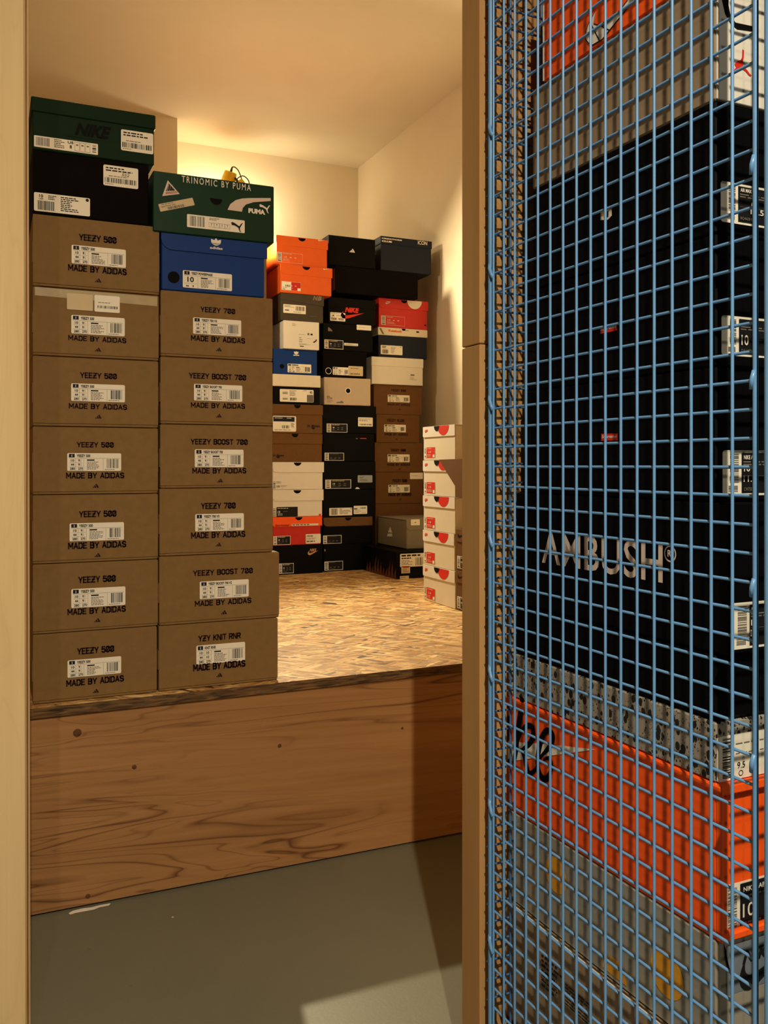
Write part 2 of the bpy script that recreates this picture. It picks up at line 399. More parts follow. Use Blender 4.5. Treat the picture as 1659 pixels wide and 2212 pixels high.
def wall_paint(name, rgb):
    m = card(name, rgb, .85, .2, .03, 3, 0); nt = m.node_tree; l = nt.links; b = nt.nodes['Principled BSDF']
    tc = node(nt, 'ShaderNodeTexCoord'); ns = node(nt, 'ShaderNodeTexNoise', Scale=90.0, Detail=3.0); l.new(tc.outputs['Object'], ns.inputs['Vector'])
    bp = node(nt, 'ShaderNodeBump', Strength=.12, Distance=.002); l.new(ns.outputs['Fac'], bp.inputs['Height']); l.new(bp.outputs['Normal'], b.inputs['Normal'])
    return m
PAINT = wall_paint('plaster_paint', (226, 214, 190))
CEIL = wall_paint('ceiling_paint', (238, 228, 206))

def wood(name, c_lo, c_hi, c_streak, along='X', tilt=0.0, streak=1.0, scale=1.0, rough=.5):
    """plank veneer: long fibres along one axis plus dark flame streaks"""
    m, n, l, b = new_mat(name); nt = m.node_tree
    tc = node(nt, 'ShaderNodeTexCoord')
    rot = node(nt, 'ShaderNodeMapping', Rotation=((0, tilt, 0) if along == 'X' else (0, 0, 0))); l.new(tc.outputs['Object'], rot.inputs['Vector'])
    def stretched(sx, sy, detail, dist, loc=(0, 0, 0)):
        s3 = (sx, sy, sy) if along == 'X' else (sy, sy, sx)
        mp = node(nt, 'ShaderNodeMapping', Scale=s3, Location=loc); l.new(rot.outputs['Vector'], mp.inputs['Vector'])
        t = node(nt, 'ShaderNodeTexNoise', Scale=1.0, Detail=detail, Distortion=dist); l.new(mp.outputs['Vector'], t.inputs['Vector']); return t
    fine = stretched(3 * scale, 120 * scale, 3.0, .3)
    broad = stretched(.8 * scale, 7 * scale, 2.0, .5, (4, 2, 1))
    base = node(nt, 'ShaderNodeMix', _data_type='RGBA'); base.inputs[6].default_value = lin(c_lo); base.inputs[7].default_value = lin(c_hi)
    ad = node(nt, 'ShaderNodeMath', _operation='MULTIPLY_ADD'); l.new(fine.outputs['Fac'], ad.inputs[0]); ad.inputs[1].default_value = .5
    l.new(broad.outputs['Fac'], ad.inputs[2])
    sb = node(nt, 'ShaderNodeMath', _operation='MULTIPLY_ADD', _use_clamp=True); l.new(ad.outputs[0], sb.inputs[0]); sb.inputs[1].default_value = 1.6; sb.inputs[2].default_value = -.72
    l.new(sb.outputs[0], base.inputs[0])
    last = base.outputs[2]
    if streak:
        st = stretched(1.25 * scale, 15.0 * scale, 2.0, 1.2, (7.3, 3.1, 5.55))
        rp = node(nt, 'ShaderNodeValToRGB'); cr = rp.color_ramp
        cr.elements[0].position = .468; cr.elements[0].color = (0, 0, 0, 1); cr.elements[1].position = .532; cr.elements[1].color = (0, 0, 0, 1)
        e = cr.elements.new(.494); e.color = (.55, .55, .55, 1); e = cr.elements.new(.504); e.color = (1, 1, 1, 1); e = cr.elements.new(.512); e.color = (.25, .25, .25, 1)
        for p, k in ((.385, 0), (.395, .5), (.402, .1), (.41, 0), (.585, 0), (.595, .7), (.605, .15), (.62, 0)): e = cr.elements.new(p); e.color = (k, k, k, 1)
        l.new(st.outputs['Fac'], rp.inputs['Fac'])
        mk = stretched(.7 * scale, 3.2 * scale, 1.0, .2, (1.7, 9.2, 2.4))
        mr = node(nt, 'ShaderNodeMapRange'); mr.inputs[1].default_value = .36; mr.inputs[2].default_value = .56; l.new(mk.outputs['Fac'], mr.inputs[0])
        mu = node(nt, 'ShaderNodeMath', _operation='MULTIPLY'); l.new(rp.outputs['Color'], mu.inputs[0]); l.new(mr.outputs[0], mu.inputs[1])
        m2 = node(nt, 'ShaderNodeMath', _operation='MULTIPLY'); l.new(mu.outputs[0], m2.inputs[0]); m2.inputs[1].default_value = streak
        mx = node(nt, 'ShaderNodeMix', _data_type='RGBA'); l.new(m2.outputs[0], mx.inputs[0]); l.new(last, mx.inputs[6]); mx.inputs[7].default_value = lin(c_streak)
        last = mx.outputs[2]
    l.new(last, b.inputs['Base Color']); b.inputs['Roughness'].default_value = rough; b.inputs['Specular IOR Level'].default_value = .35
    bp = node(nt, 'ShaderNodeBump', Strength=.06, Distance=.002); l.new(fine.outputs['Fac'], bp.inputs['Height']); l.new(bp.outputs['Normal'], b.inputs['Normal'])
    return m
PANEL = wood('beech_veneer', (150, 108, 66), (184, 138, 90), (84, 46, 22), 'X', math.radians(-2.6), .85)
BIRCH = wood('birch_plywood', (224, 194, 144), (238, 212, 164), (150, 110, 70), 'Z', 0, .10)
POSTW = wood('pale_timber', (176, 132, 82), (196, 152, 98), (120, 76, 40), 'Z', 0, .25)

def ply_edge():
    m, n, l, b = new_mat('plywood_edge_layers'); nt = m.node_tree
    tc = node(nt, 'ShaderNodeTexCoord'); sp = node(nt, 'ShaderNodeSeparateXYZ'); l.new(tc.outputs['Object'], sp.inputs[0])
    mp = node(nt, 'ShaderNodeMapping', Scale=(300, 300, 9)); l.new(tc.outputs['Object'], mp.inputs[0])
    ns = node(nt, 'ShaderNodeTexNoise', Scale=1.0, Detail=3.0); l.new(mp.outputs[0], ns.inputs['Vector'])
    a = node(nt, 'ShaderNodeMath', _operation='MULTIPLY_ADD'); l.new(sp.outputs['Y'], a.inputs[0]); a.inputs[1].default_value = 420.0; a.inputs[2].default_value = .4
    a2 = node(nt, 'ShaderNodeMath', _operation='MULTIPLY_ADD'); l.new(ns.outputs['Fac'], a2.inputs[0]); a2.inputs[1].default_value = 1.6; l.new(a.outputs[0], a2.inputs[2])
    sn = node(nt, 'ShaderNodeMath', _operation='SINE'); l.new(a2.outputs[0], sn.inputs[0])
    rp = node(nt, 'ShaderNodeValToRGB'); rp.color_ramp.elements[0].color = lin((140, 96, 56)); rp.color_ramp.elements[1].color = lin((224, 196, 150))
    rp.color_ramp.elements[0].position = .05; rp.color_ramp.elements[1].position = .45
    mr = node(nt, 'ShaderNodeMapRange'); mr.inputs[1].default_value = -1; mr.inputs[2].default_value = 1; l.new(sn.outputs[0], mr.inputs[0]); l.new(mr.outputs[0], rp.inputs[0])
    l.new(rp.outputs[0], b.inputs['Base Color']); b.inputs['Roughness'].default_value = .65
    return m
PLYEDGE = ply_edge()

def osb():
    m, n, l, b = new_mat('strand_board'); nt = m.node_tree
    tc = node(nt, 'ShaderNodeTexCoord'); prev = None; hts = []
    for i, (ang, s1, s2) in enumerate(((4, 9, 74), (-13, 10, 82), (20, 11, 80), (-34, 13, 84), (52, 15, 88))):
        mp0 = node(nt, 'ShaderNodeMapping', Rotation=(0, 0, math.radians(ang)), Location=(i * 3.1, i * 1.7, 0)); l.new(tc.outputs['Object'], mp0.inputs[0])
        mp = node(nt, 'ShaderNodeMapping', Scale=(s1, s2, 1)); l.new(mp0.outputs[0], mp.inputs[0])
        v = node(nt, 'ShaderNodeTexVoronoi', Scale=1.0); l.new(mp.outputs[0], v.inputs['Vector'])
        sc = node(nt, 'ShaderNodeSeparateColor'); l.new(v.outputs['Color'], sc.inputs[0])
        rp = node(nt, 'ShaderNodeValToRGB'); cr = rp.color_ramp
        cr.elements[0].color = lin((84, 52, 24)); cr.elements[1].color = lin((246, 216, 160)); cr.elements[0].position = .02
        e = cr.elements.new(.08); e.color = lin((164, 118, 66)); e = cr.elements.new(.45); e.color = lin((208, 162, 102)); e = cr.elements.new(.8); e.color = lin((226, 186, 126))
        l.new(sc.outputs['Red'], rp.inputs[0])
        # strand edges slightly darker
        mr = node(nt, 'ShaderNodeMapRange'); mr.inputs[1].default_value = .30; mr.inputs[2].default_value = .8; mr.inputs[3].default_value = 1.0; mr.inputs[4].default_value = .5; l.new(v.outputs['Distance'], mr.inputs[0])
        mu = node(nt, 'ShaderNodeMix', _data_type='RGBA', _blend_type='MULTIPLY'); mu.inputs[0].default_value = 1; l.new(rp.outputs[0], mu.inputs[6]); l.new(mr.outputs[0], mu.inputs[7])
        if prev is None: prev = mu.outputs[2]
        else:
            gt = node(nt, 'ShaderNodeMath', _operation='GREATER_THAN'); l.new(sc.outputs['Green'], gt.inputs[0]); gt.inputs[1].default_value = .62
            mx = node(nt, 'ShaderNodeMix', _data_type='RGBA'); l.new(gt.outputs[0], mx.inputs[0]); l.new(prev, mx.inputs[6]); l.new(mu.outputs[2], mx.inputs[7]); prev = mx.outputs[2]
    l.new(prev, b.inputs['Base Color']); b.inputs['Roughness'].default_value = .55
    return m
OSB = osb()
def osb_edge():
    m, n, l, b = new_mat('strand_board_sawn_edge'); nt = m.node_tree
    tc = node(nt, 'ShaderNodeTexCoord'); mp = node(nt, 'ShaderNodeMapping', Scale=(22, 60, 190)); l.new(tc.outputs['Object'], mp.inputs[0])
    ns = node(nt, 'ShaderNodeTexNoise', Scale=1.0, Detail=5.0, Distortion=.8); l.new(mp.outputs[0], ns.inputs['Vector'])
    rp = node(nt, 'ShaderNodeValToRGB'); rp.color_ramp.elements[0].position = .35; rp.color_ramp.elements[1].position = .72
    rp.color_ramp.elements[0].color = lin((48, 30, 14)); rp.color_ramp.elements[1].color = lin((132, 98, 56)); l.new(ns.outputs['Fac'], rp.inputs[0])
    l.new(rp.outputs[0], b.inputs['Base Color']); b.inputs['Roughness'].default_value = .8
    return m
OSBE = osb_edge()
def floor_mat():
    m, n, l, b = new_mat('grey_green_floor_paint'); nt = m.node_tree
    tc = node(nt, 'ShaderNodeTexCoord')
    ns = node(nt, 'ShaderNodeTexNoise', Scale=2.2, Detail=5.0); l.new(tc.outputs['Object'], ns.inputs['Vector'])
    rp = node(nt, 'ShaderNodeValToRGB'); rp.color_ramp.elements[0].color = lin((96, 96, 82)); rp.color_ramp.elements[1].color = lin((118, 116, 100))
    l.new(ns.outputs['Fac'], rp.inputs[0])
    v = node(nt, 'ShaderNodeTexVoronoi', Scale=16.0); l.new(tc.outputs['Object'], v.inputs['Vector'])
    sc = node(nt, 'ShaderNodeSeparateColor'); l.new(v.outputs['Color'], sc.inputs[0])
    k = node(nt, 'ShaderNodeMath', _operation='MULTIPLY'); l.new(sc.outputs['Green'], k.inputs[0]); k.inputs[1].default_value = .055
    lt = node(nt, 'ShaderNodeMath', _operation='LESS_THAN'); l.new(v.outputs['Distance'], lt.inputs[0]); l.new(k.outputs[0], lt.inputs[1])
    mx = node(nt, 'ShaderNodeMix', _data_type='RGBA'); l.new(lt.outputs[0], mx.inputs[0]); l.new(rp.outputs[0], mx.inputs[6])
    rp2 = node(nt, 'ShaderNodeValToRGB'); rp2.color_ramp.interpolation = 'CONSTANT'; rp2.color_ramp.elements[0].color = lin((96, 94, 80)); rp2.color_ramp.elements[1].color = lin((196, 190, 170)); rp2.color_ramp.elements[1].position = .75
    l.new(sc.outputs['Red'], rp2.inputs[0]); l.new(rp2.outputs[0], mx.inputs[7])
    l.new(mx.outputs[2], b.inputs['Base Color']); b.inputs['Roughness'].default_value = .45; b.inputs['Specular IOR Level'].default_value = .4
    n2 = node(nt, 'ShaderNodeTexNoise', Scale=160.0, Detail=2.0); l.new(tc.outputs['Object'], n2.inputs['Vector'])
    bp = node(nt, 'ShaderNodeBump', Strength=.08, Distance=.002); l.new(n2.outputs['Fac'], bp.inputs['Height']); l.new(bp.outputs['Normal'], b.inputs['Normal'])
    return m
FLOOR = floor_mat()

# ------------------------------------------------------------------ the room
UW, VB, ZC, ZP = 1.87, 4.555, 2.515, .395            # right wall, back wall, ceiling, platform top
VP, VPAN = 1.775, 1.781                              # platform edge, front panel
VW0, VW1, UP = 1.03, 1.08, .600                      # partition with the doorway
def structure(mb, name, label, parent=None, kind='structure'):
    o = mb.build(name, parent); tag(o, label, None, None, kind); return o
mb = MB(); mb.box(-2.2, 3.2, -4.0, 4.7, -.08, 0, FLOOR, 0)
smear = [(585, 1945), (620, 1925), (700, 1905), (780, 1895), (860, 1875), (945, 1860), (930, 1880), (850, 1895), (800, 1915), (720, 1930), (640, 1945), (600, 1958)]
mb.poly([at_Z(x * .2532, 1480 + y * .2532, .0006) for x, y in smear][::-1], WHITE)
structure(mb, 'floor', 'grey-green painted floor in front of the wooden platform')
mb = MB(); mb.box(-1.7, 2.1, VW0, 4.7, ZC, ZC + .08, CEIL, 0); structure(mb, 'ceiling', 'cream plaster ceiling of the storage room')
mb = MB(); mb.box(-1.6, UW + .1, VB, VB + .1, 0, ZC, PAINT, 0); structure(mb, 'wall_back', 'cream back wall')
mb = MB(); mb.box(UW, UW + .1, VW1, VB, 0, ZC, PAINT, 0); structure(mb, 'wall_right', 'cream side wall at the right')
mb = MB(); mb.box(-1.6, -1.5, VW1, VB, 0, ZC, PAINT, 0); structure(mb, 'wall_left', 'cream side wall behind the front stacks')
mb = MB(); mb.box(-1.5, .81, 4.256, VB, ZP, ZC, PAINT, 0); structure(mb, 'trim_1', 'cream boxed-in pier projecting from the back wall')
# partition with the doorway: right part, left part, header
mb = MB(); mb.box(UP + .02, 3.0, VW0, VW1, 0, ZC, POSTW, 0); mb.box(-1.6, -.14, VW0 + .01, VW1, 0, ZC, BIRCH, 0); mb.box(-.14, UP + .02, VW0, VW1, 2.08, ZC, BIRCH, 0)
structure(mb, 'wall_front', 'timber partition around the doorway')
mb = MB(); zj = at_U(1018, 747, UP).z
mb.box(UP, UP + .0195, VW0, VW1, 0, zj - .0006, POSTW, .0012); mb.box(UP, UP + .0195, VW0, VW1, zj + .0006, 2.078, POSTW, .0012)
structure(mb, 'trim_2', 'pale timber post on the right of the doorway')
# left jamb: plywood sheet set slightly askew, its layered edge showing
al = math.radians(25.0); top = at_V(67, 0, VW0 - .02)
mb = MB(); mb.box(-.45, 0, 0, .018, 0, 2.4, BIRCH, .0006)
mb.poly([(.0004, .0008, .001), (.0004, .0172, .001), (.0004, .0172, 2.399), (.0004, .0008, 2.399)], PLYEDGE)
o = structure(mb, 'trim_3', 'birch plywood jamb with layered edge at the far left'); 
pl = at_V(66, 0, 1.38); o.location = (pl.x - .018 * math.sin(al), 1.38 - .018 * math.cos(al), 0); o.rotation_euler = (0, math.radians(-.12), -al)

# platform: strand board deck and veneered front panel
root = empty('platform', (0, VP, 0)); tag(root, 'wooden platform with strand-board deck and wood-grain front panel', 'platform')
mb = MB(); mb.box(-1.45, UW - .002, 0, VB - .002 - VP, ZP - .02, ZP, OSB, 0)
mb.poly([(-1.45, -.0004, ZP - .02), (UW - .002, -.0004, ZP - .02), (UW - .002, -.0004, ZP - .0003), (-1.45, -.0004, ZP - .0003)], OSBE)
tag(mb.build('deck', root), 'strand-board deck with dark sawn edge')
dv = VPAN - VP
mb = MB(); mb.box(-1.45, UW - .004, dv, dv + .02, .004, ZP - .0215, PANEL, .0008); pan = tag(mb.build('front_panel', root), 'wood-grain veneered board with dark plugs')
PLUG = card('dark_wood_plug', (92, 58, 34), .6, .3, .15, 200)
for (x, y, r) in ((167, 1583, .0078), (290, 1657, .0046), (604, 1611, .0042), (190, 1936, .0046), (869, 1573, .003)):
    p = at_V(x, y, VPAN); mb = MB(); mb.lathe((p.x, dv - .0005, p.z), (0, 1, 0), [(.0001, 0), (r * .9, 0), (r, .0003), (r, .002)], PLUG, 20); mb.build('wood_plug', pan)
mb = MB(); mb.box(-1.4, 1.8, .6, .64, .0005, ZP - .0205, POSTW, 0); mb.build('joist', root)

# ------------------------------------------------------------------ sticker layouts
def K(ox, oy, s): return lambda x, y: (ox + x * s, oy + y * s)
K1, K2, K3 = K(50, 190, .33755), K(50, 600, .33755), K(50, 1050, .33755)
K4, K5, K6 = K(560, 480, .27125), K(560, 740, .27125), K(560, 1000, .27125)
Q1, Q2 = K(60, 200, .17179), K(320, 350, .16878)
Q3, Q4, Q5, Q6 = K(570, 500, .15069), K(570, 690, .15069), K(570, 870, .15069), K(570, 1050, .15069)
Q7, Q8 = K(790, 500, .13261), K(790, 1080, .13261)
def runner(s, title, nums, seed=1, big=None):
    """adidas style size label"""
    s.rect(.03, .04, .135, .24, NAVYP); s.text('i', .075, .08, .09, .2, WPR, lift=.0014)
    s.text(title, .17, .07, .17 + .028 * len(title) * (1 if len(title) < 12 else .95), .22, PRINT, .03)
    s.rect(.03, .28, .97, .29, GREYP)
    if big:
        s.text(big, .09, .36, .22, .66, PRINT, .02); s.rect(.03, .74, .28, .75, GREYP); s.text(nums[0], .06, .84, .12, .95, PRINT, .02); s.text(nums[1], .19, .84, .22, .95, PRINT, .02)
    else:
        for i, (a, b) in enumerate(nums):
            v = .34 + i * .23
            wa = .03 * len(a)
            s.text(a, .085 - wa / 2 + .01, v, .085 + wa / 2 + .01, v + .13, PRINT, .02)
            wb = .028 * len(b.replace('h', '')) ; s.text(b.replace('h', ''), .2, v, .2 + wb, v + .13, PRINT, .02)
            if 'h' in b: s.text('1/2', .2 + wb + .006, v, .2 + wb + .028, v + .13, GREYP)
            s.rect(.03, v + .18, .29, v + .187, GREYP)
        s.rect(.15, .3, .154, .98, GREYP)
    s.rect(.30, .3, .304, .98, GREYP)
    s.rect(.36, .35, .50, .42, PRINT); s.lines(.36, .48, .62, .95, GREYP, 6, seed)
    s.rect(.66, .3, .664, .98, GREYP); s.bars(.73, .32, .95, .84, PRINT, 15, seed); s.lines(.69, .9, .92, .97, GREYP, 1, seed)
def sneaker_dark(s, seed=1, nums=True, out=WPR, fill=PRINT, num='10'):
    """light outline, bar code strip at the left, dark field with small print"""
    s.rect(.0, .0, 1, 1, out, .0007); s.rect(.215, .05, .975, .95, fill, .001)
    s.lift = .0013
    s.bars(.04, .08, .17, .72, GREYP, 12, seed, upright=False); s.rect(.04, .78, .17, .92, GREYP)
    s.lines(.26, .12, .75, .22, WPR if nums else GREYP, 1, seed)
    for i, x in enumerate((.28, .5, .7)):
        if nums: s.text(num if i == 0 else '9' if i == 1 else '44', x, .38, x + .09, .54, WPR if i == 0 else GREYP, .02)
        s.rect(x, .62, x + .1, .7, GREYP)
    s.lines(.26, .8, .62, .9, GREYP, 1, seed + 3)
def line_label(s, seed=1, m=WPR, fld=None, bar=GREYP):
    """thin outline in the box colour"""
    if fld: s.rect(.2, .04, .98, .96, fld, .0008)
    s.lift = .0012
    s.frame(0, 0, 1, 1, .0009, m); s.rect(.015, .03, .19, .97, m); s.lift = .0015; s.bars(.04, .07, .16, .7, bar, 9, seed, upright=False); s.rect(.04, .78, .16, .92, bar)
    s.lines(.24, .1, .62, .2, m, 1, seed); s.text('10', .27, .36, .38, .54, m); s.rect(.5, .42, .56, .5, m); s.rect(.68, .42, .76, .5, m)
    s.lines(.24, .62, .6, .9, m, 3, seed + 2, .3)
def parcel(s, seed=1, note=None):
    s.lines(.07, .1, .86, .34, PRINT, 2, seed, .5); s.lines(.15, .5, .75, .57, GREYP, 1, seed + 2)
    s.bars(.04, .6, .95, .84, PRINT, 26, seed); s.lines(.05, .89, .4, .95, GREYP, 1, seed)
    if note: s.text(note, .52, .32, .74, .46, GREYP, -.0, .2)
def mountain(s, u, v, w, m, tilt=0.0):
    """three rising bars forming a peak"""
    h = w * .62 * s.w / s.h
    for a0, a1, t0, t1 in ((0, .24, .62, .76), (.28, .56, .3, .5), (.60, 1.0, 0, .22)):
        pass
    bars_ = [((0, 1), (.26, 1), (.17, .70), (.06, .78)), ((.31, 1), (.62, 1), (.40, .36), (.23, .48)), ((.67, 1), (1.0, 1), (.64, .0), (.44, .12))]
    for q in bars_: s.fr([(u + (x - .5) * w, v + (y - .5) * h) for x, y in q], m)
def trefoil(s, u, v, w, m):
    W_ = w * s.w; cx, cz = u * s.w, (1 - v) * s.h
    for ang, L in ((0, .62), (38, .66), (-38, .66)):
        t = math.radians(ang); P_ = []
        for i in range(17):
            k = i / 16; P_.append((math.sin(math.pi * k) * .17, k * L))
        P_ += [(-x, y) for x, y in P_[1:-1][::-1]]
        s.pts([(cx + W_ * (x * math.cos(t) + y * math.sin(t)), cz - W_ * .28 + W_ * (-x * math.sin(t) + y * math.cos(t))) for x, y in P_], m, s.lift + abs(ang) * .000003)
    return cx, cz, W_

# ------------------------------------------------------------------ front stacks
def row(x0, x1, yt, yb, V):
    a, b = at_V(x0, yb, V), at_V(x1, yb, V); return a.x, b.x - a.x, a.z, at_V(x0, yt, V).z - a.z
class Stack:
    def __init__(s, V, d, z): s.V, s.d, s.z = V, d, z
    def put(s, label, group, x0, x1, yt, yb, body, dV=0, top=None, **kw):
        """boxes go in from the bottom upwards; heights come from the photo, each stands on the one below"""
        V = s.V + dV; U, w, z, h = row(x0, x1, yt, yb, V)
        ztop = z + h if top is None else top
        h = ztop - s.z - .0008
        b = Box(label, group, (U, V, s.z), w, h, s.d, body, **kw); s.z = ztop
        return b
def runner_box(st, label, group, x0, x1, yt, yb, title, ltitle, nums, tpx, lpx, mpx, opx, Kx, seed, dV=0, tape=False):
    b = st.put(label, group, x0, x1, yt, yb, KRAFT, dV)
    th = .0015
    b.body.box(0, b.w, -th, .0004, b.h * .042, b.h - .0012, KRAFT, .0005)             # glued front panel
    b.body.box(b.w * .045, b.w * .955, -th * .8, .0004, b.h * .008, b.h * .034, KRAFT, .0003)
    for sx in (-1, 1):
        x = 0 if sx < 0 else b.w; b.body.box(x - .0012, x + .0012, .002, .02, b.h * .33, b.h * .62, KRAFT, .0003)   # tuck tabs
    sh = b.sheet('F', th)
    def bx(p):
        (xa, ya), (xb, yb_) = Kx(p[0], p[1]), Kx(p[2], p[3]); return b.P('F', xa, ya, th) + b.P('F', xb, yb_, th)
    if title:
        sh.square_text(title, *bx(tpx), INK)
    sh.square_text('MADE BY ADIDAS', *bx(mpx), INK)
    x, y = Kx(*opx); u, v = b.P('F', x, y, th); mountain(sh, u, v, .052, INK)
    s = b.sticker(PAPER, lpx[0], lpx[1], lpx[2], lpx[3], 'F', th, 'size_label', Kx); runner(s, ltitle, nums, seed)
    return b
N1 = (('10', '9h'), ('44', '9h'), ('280', '270')); N2 = (('10', '10'), ('44', '10'), ('285', '275'))
GA, GB = 'brown cardboard shoe boxes of the left front stack', 'brown cardboard shoe boxes of the right front stack'
A = Stack(1.80, .33, ZP + .0005)
T5 = 'YEEZY 500'

GA, GB = 'brown cardboard shoe boxes of the left front stack', 'brown cardboard shoe boxes of the right front stack'
for lab, yt, yb, x1, ti, t, l, m, o, Kx in (
  ('brown cardboard shoe box on the deck, lowest of the left front stack', 1371, 1523, 338.5, T5, (345, 1037, 583, 1060), (284, 1117, 627, 1196), (275, 1243, 645, 1249), (465, 1310), K3),
  ('brown cardboard shoe box, second from the bottom of the left front stack', 1219, 1371, 341, T5, (352, 580, 593, 610), (308, 660, 654, 760), (283, 787, 657, 803), (475, 857), K3),
  ('brown cardboard shoe box, third from the bottom of the left front stack', 1069, 1219, 341, T5, (357, 160, 597, 195), (297, 239, 645, 343), (287, 362, 660, 391), (477, 441), K3),
  ('brown cardboard shoe box, fourth from the bottom of the left front stack', 920, 1069, 341, T5, (343, 1050, 580, 1087), (282, 1122, 627, 1236), (274, 1247, 647, 1283), (465, 1331), K2),
  ('brown cardboard shoe box directly below the taped one in the left front stack', 767, 920, 341.5, T5, (364, 604, 600, 650), (307, 675, 651, 798), (292, 802, 665, 846), (482, 888), K2),
  ('brown cardboard shoe box with clear tape and two white stickers along its top edge', 617, 767, 342.5, None, None, (308, 237, 650, 376), (288, 366, 660, 420), (479, 459), K2),
  ('brown cardboard shoe box directly under the black box of the left front stack', 460, 617, 343.7, T5, (357, 932, 598, 998), (310, 1003, 657, 1153), (287, 1127, 663, 1200), (480, 1231), K1)):
    b = runner_box(A, lab, GA, 71, x1, yt, yb, ti, T5, N1, t, l, m, o, Kx, int(yt))
    if ti is None:
        mb = MB(); sh = b.sheet('F', .0015, mb, .0005); q = [b.P('F', *K2(*p), .0015) for p in ((75, 58), (858, 122), (858, 183), (75, 112))]; sh.fr(q[::-1], TAPE); b.extra.append(('tape', mb))
        b.pxtext(K2, 'YEE', (360, 165, 438, 205), GREYP, 'F', .0015, lift=.0003)
        b.sticker(TAPEP, 280, 97, 447, 213, 'F', .0021, 'sticker', K2)
        s = b.sticker(PAPER, 456, 109, 618, 227, 'F', .0021, 'sticker', K2); s.lines(.15, .42, .85, .5, GREYP, 1, 3); s.bars(.12, .62, .92, .78, PRINT, 22, 5)
    b.done()
b = A.put('black shoe box with two white labels, second from the top of the left front stack', 'dark shoe boxes topping the left front stack', 71, 321, 322, 460, BLACKM)
s = b.sticker(PAPER, 950, 903, 1388, 1217, K=Q1); parcel(s, 4, '552')
s = b.sticker(PAPER, 78, 1250, 782, 1560, name='size_label', K=Q1)
s.text('10', .09, .09, .16, .25, PRINT, .02); s.text('USA', .085, .28, .165, .36, PRINT, .01); s.lines(.25, .1, .4, .36, PRINT, 3, 2, .5); s.bars(.06, .42, .37, .92, PRINT, 22, 8)
s.lines(.47, .1, .8, .92, PRINT, 8, 5, .5); s.disc(.95, .12, .003, PRINT)
b.done()
b = A.put('dark green shoe box with lid, topmost of the left front stack', 'dark shoe boxes topping the left front stack', 70, 333, 207, 322, DGREEN).cap(.0285, DGREEN, .0025)
b.pxtext(Q1, 'NIKE', (590, 372, 1050, 596), BLACK, bold=.05, shear=.35)
u0, v0 = b.P('F', *Q1(470, 505)); u1, v1 = b.P('F', *Q1(1160, 720)); b.sheet().swoosh(u0, v0 + .05, u1, v1 - .12, BLACK)
s = b.sticker(PAPER, 78, 535, 882, 787, name='size_label', K=Q1)
s.bars(.03, .12, .24, .85, GREYP, 18, 3); s.lines(.31, .1, .48, .9, GREYP, 5, 4, .5); s.text('US', .52, .1, .61, .32, PRINT, .02); s.text('8', .55, .45, .585, .75, PRINT, .02)
for i in range(3): s.frame(.63 + i * .085, .1, .705 + i * .085, .9, .0005, GREYP); s.rect(.65 + i * .085, .3, .685 + i * .085, .42, GREYP)
s.bars(.91, .15, .97, .85, PRINT, 6, 4, upright=False)
s = b.sticker(PAPER, 1172, 460, 1578, 780, K=Q1); parcel(s, 9)
b.done()

# right front stack
B = Stack(1.80, .33, ZP + .0005)
for lab, yt, yb, x0, x1, dV, ti, lt, num, t, l, m, o, Kx in (
  ('brown cardboard shoe box on the deck, lowest of the right front stack', 1352, 1502, 343, 599.5, -.012, 'YZY KNIT RNR', 'KNIT RNR', N2, (1120, 957, 1392, 974), (1108, 1022, 1420, 1115), (1087, 1142, 1422, 1155), (1256, 1208), K3),
  ('brown cardboard shoe box jutting forward, second from the bottom of the right front stack', 1202, 1352, 344, 602.5, -.016, 'YEEZY BOOST 700', 'YEEZY BOOST 700 V2', N1, (1087, 540, 1470, 557), (1130, 612, 1443, 706), (1098, 735, 1460, 748), (1285, 807), K3),
  ('brown cardboard shoe box just above the jutting one in the right front stack', 1055, 1202, 344.5, 589, 0, 'YEEZY 700', 'YEEZY 700 V3', N1, (1138, 108, 1360, 143), (1101, 180, 1412, 282), (1074, 297, 1422, 325), (1250, 373), K3),
  ('brown cardboard shoe box, fourth from the bottom of the right front stack', 915.5, 1055, 346, 588, 0, 'YEEZY BOOST 700', 'YEEZY BOOST 700', N1, (1072, 1030, 1437, 1070), (1098, 1098, 1410, 1212), (1082, 1217, 1428, 1252), (1260, 1297), K2),
  ('brown cardboard shoe box, third below the blue box of the right front stack', 769, 915.5, 346.5, 588.4, 0, 'YEEZY BOOST 700', 'YEEZY BOOST 700', N1, (1061, 607, 1427, 658), (1093, 679, 1402, 795), (1073, 797, 1420, 840), (1252, 882), K2),
  ('brown cardboard shoe box directly under the blue box of the right front stack', 625, 769, 347, 588.4, 0, 'YEEZY 700', 'YEEZY 700 V3', N1, (1135, 184, 1357, 234), (1087, 253, 1395, 377), (1073, 366, 1420, 422), (1252, 458), K2)):
    runner_box(B, lab.replace('third below', 'second below'), GB, x0, x1, yt, yb, ti, lt, num, t, l, m, o, Kx, int(yt)).done()
GT = 'coloured shoe boxes topping the right front stack'
b = B.put('royal blue flap-lid shoe box under the dark green printed box', GT, 348.7, 571.5, 502, 624, BLUE, 0).flap(.0325, BLUE, SHADE_BLACK, None, rad=.022, right_over=.005)
lp = b.lidproud
u, v = b.P('F', *Q2(868, 1028), lp); sh = b.sheet('F', lp, b.lid); cx, cz, W_ = trefoil(sh, u, v, .118, WPR)
for k in (.0, .05, .1): sh.pts([(cx - W_ * .34, cz - W_ * (.09 + k)), (cx + W_ * .34, cz - W_ * (.09 + k)), (cx + W_ * .34, cz - W_ * (.075 + k)), (cx - W_ * .34, cz - W_ * (.075 + k))], BLUE, .0011)
b.pxtext(Q2, 'adidas', (790, 1078, 952, 1127), WPR, 'F', lp, b.lid, bold=.025)
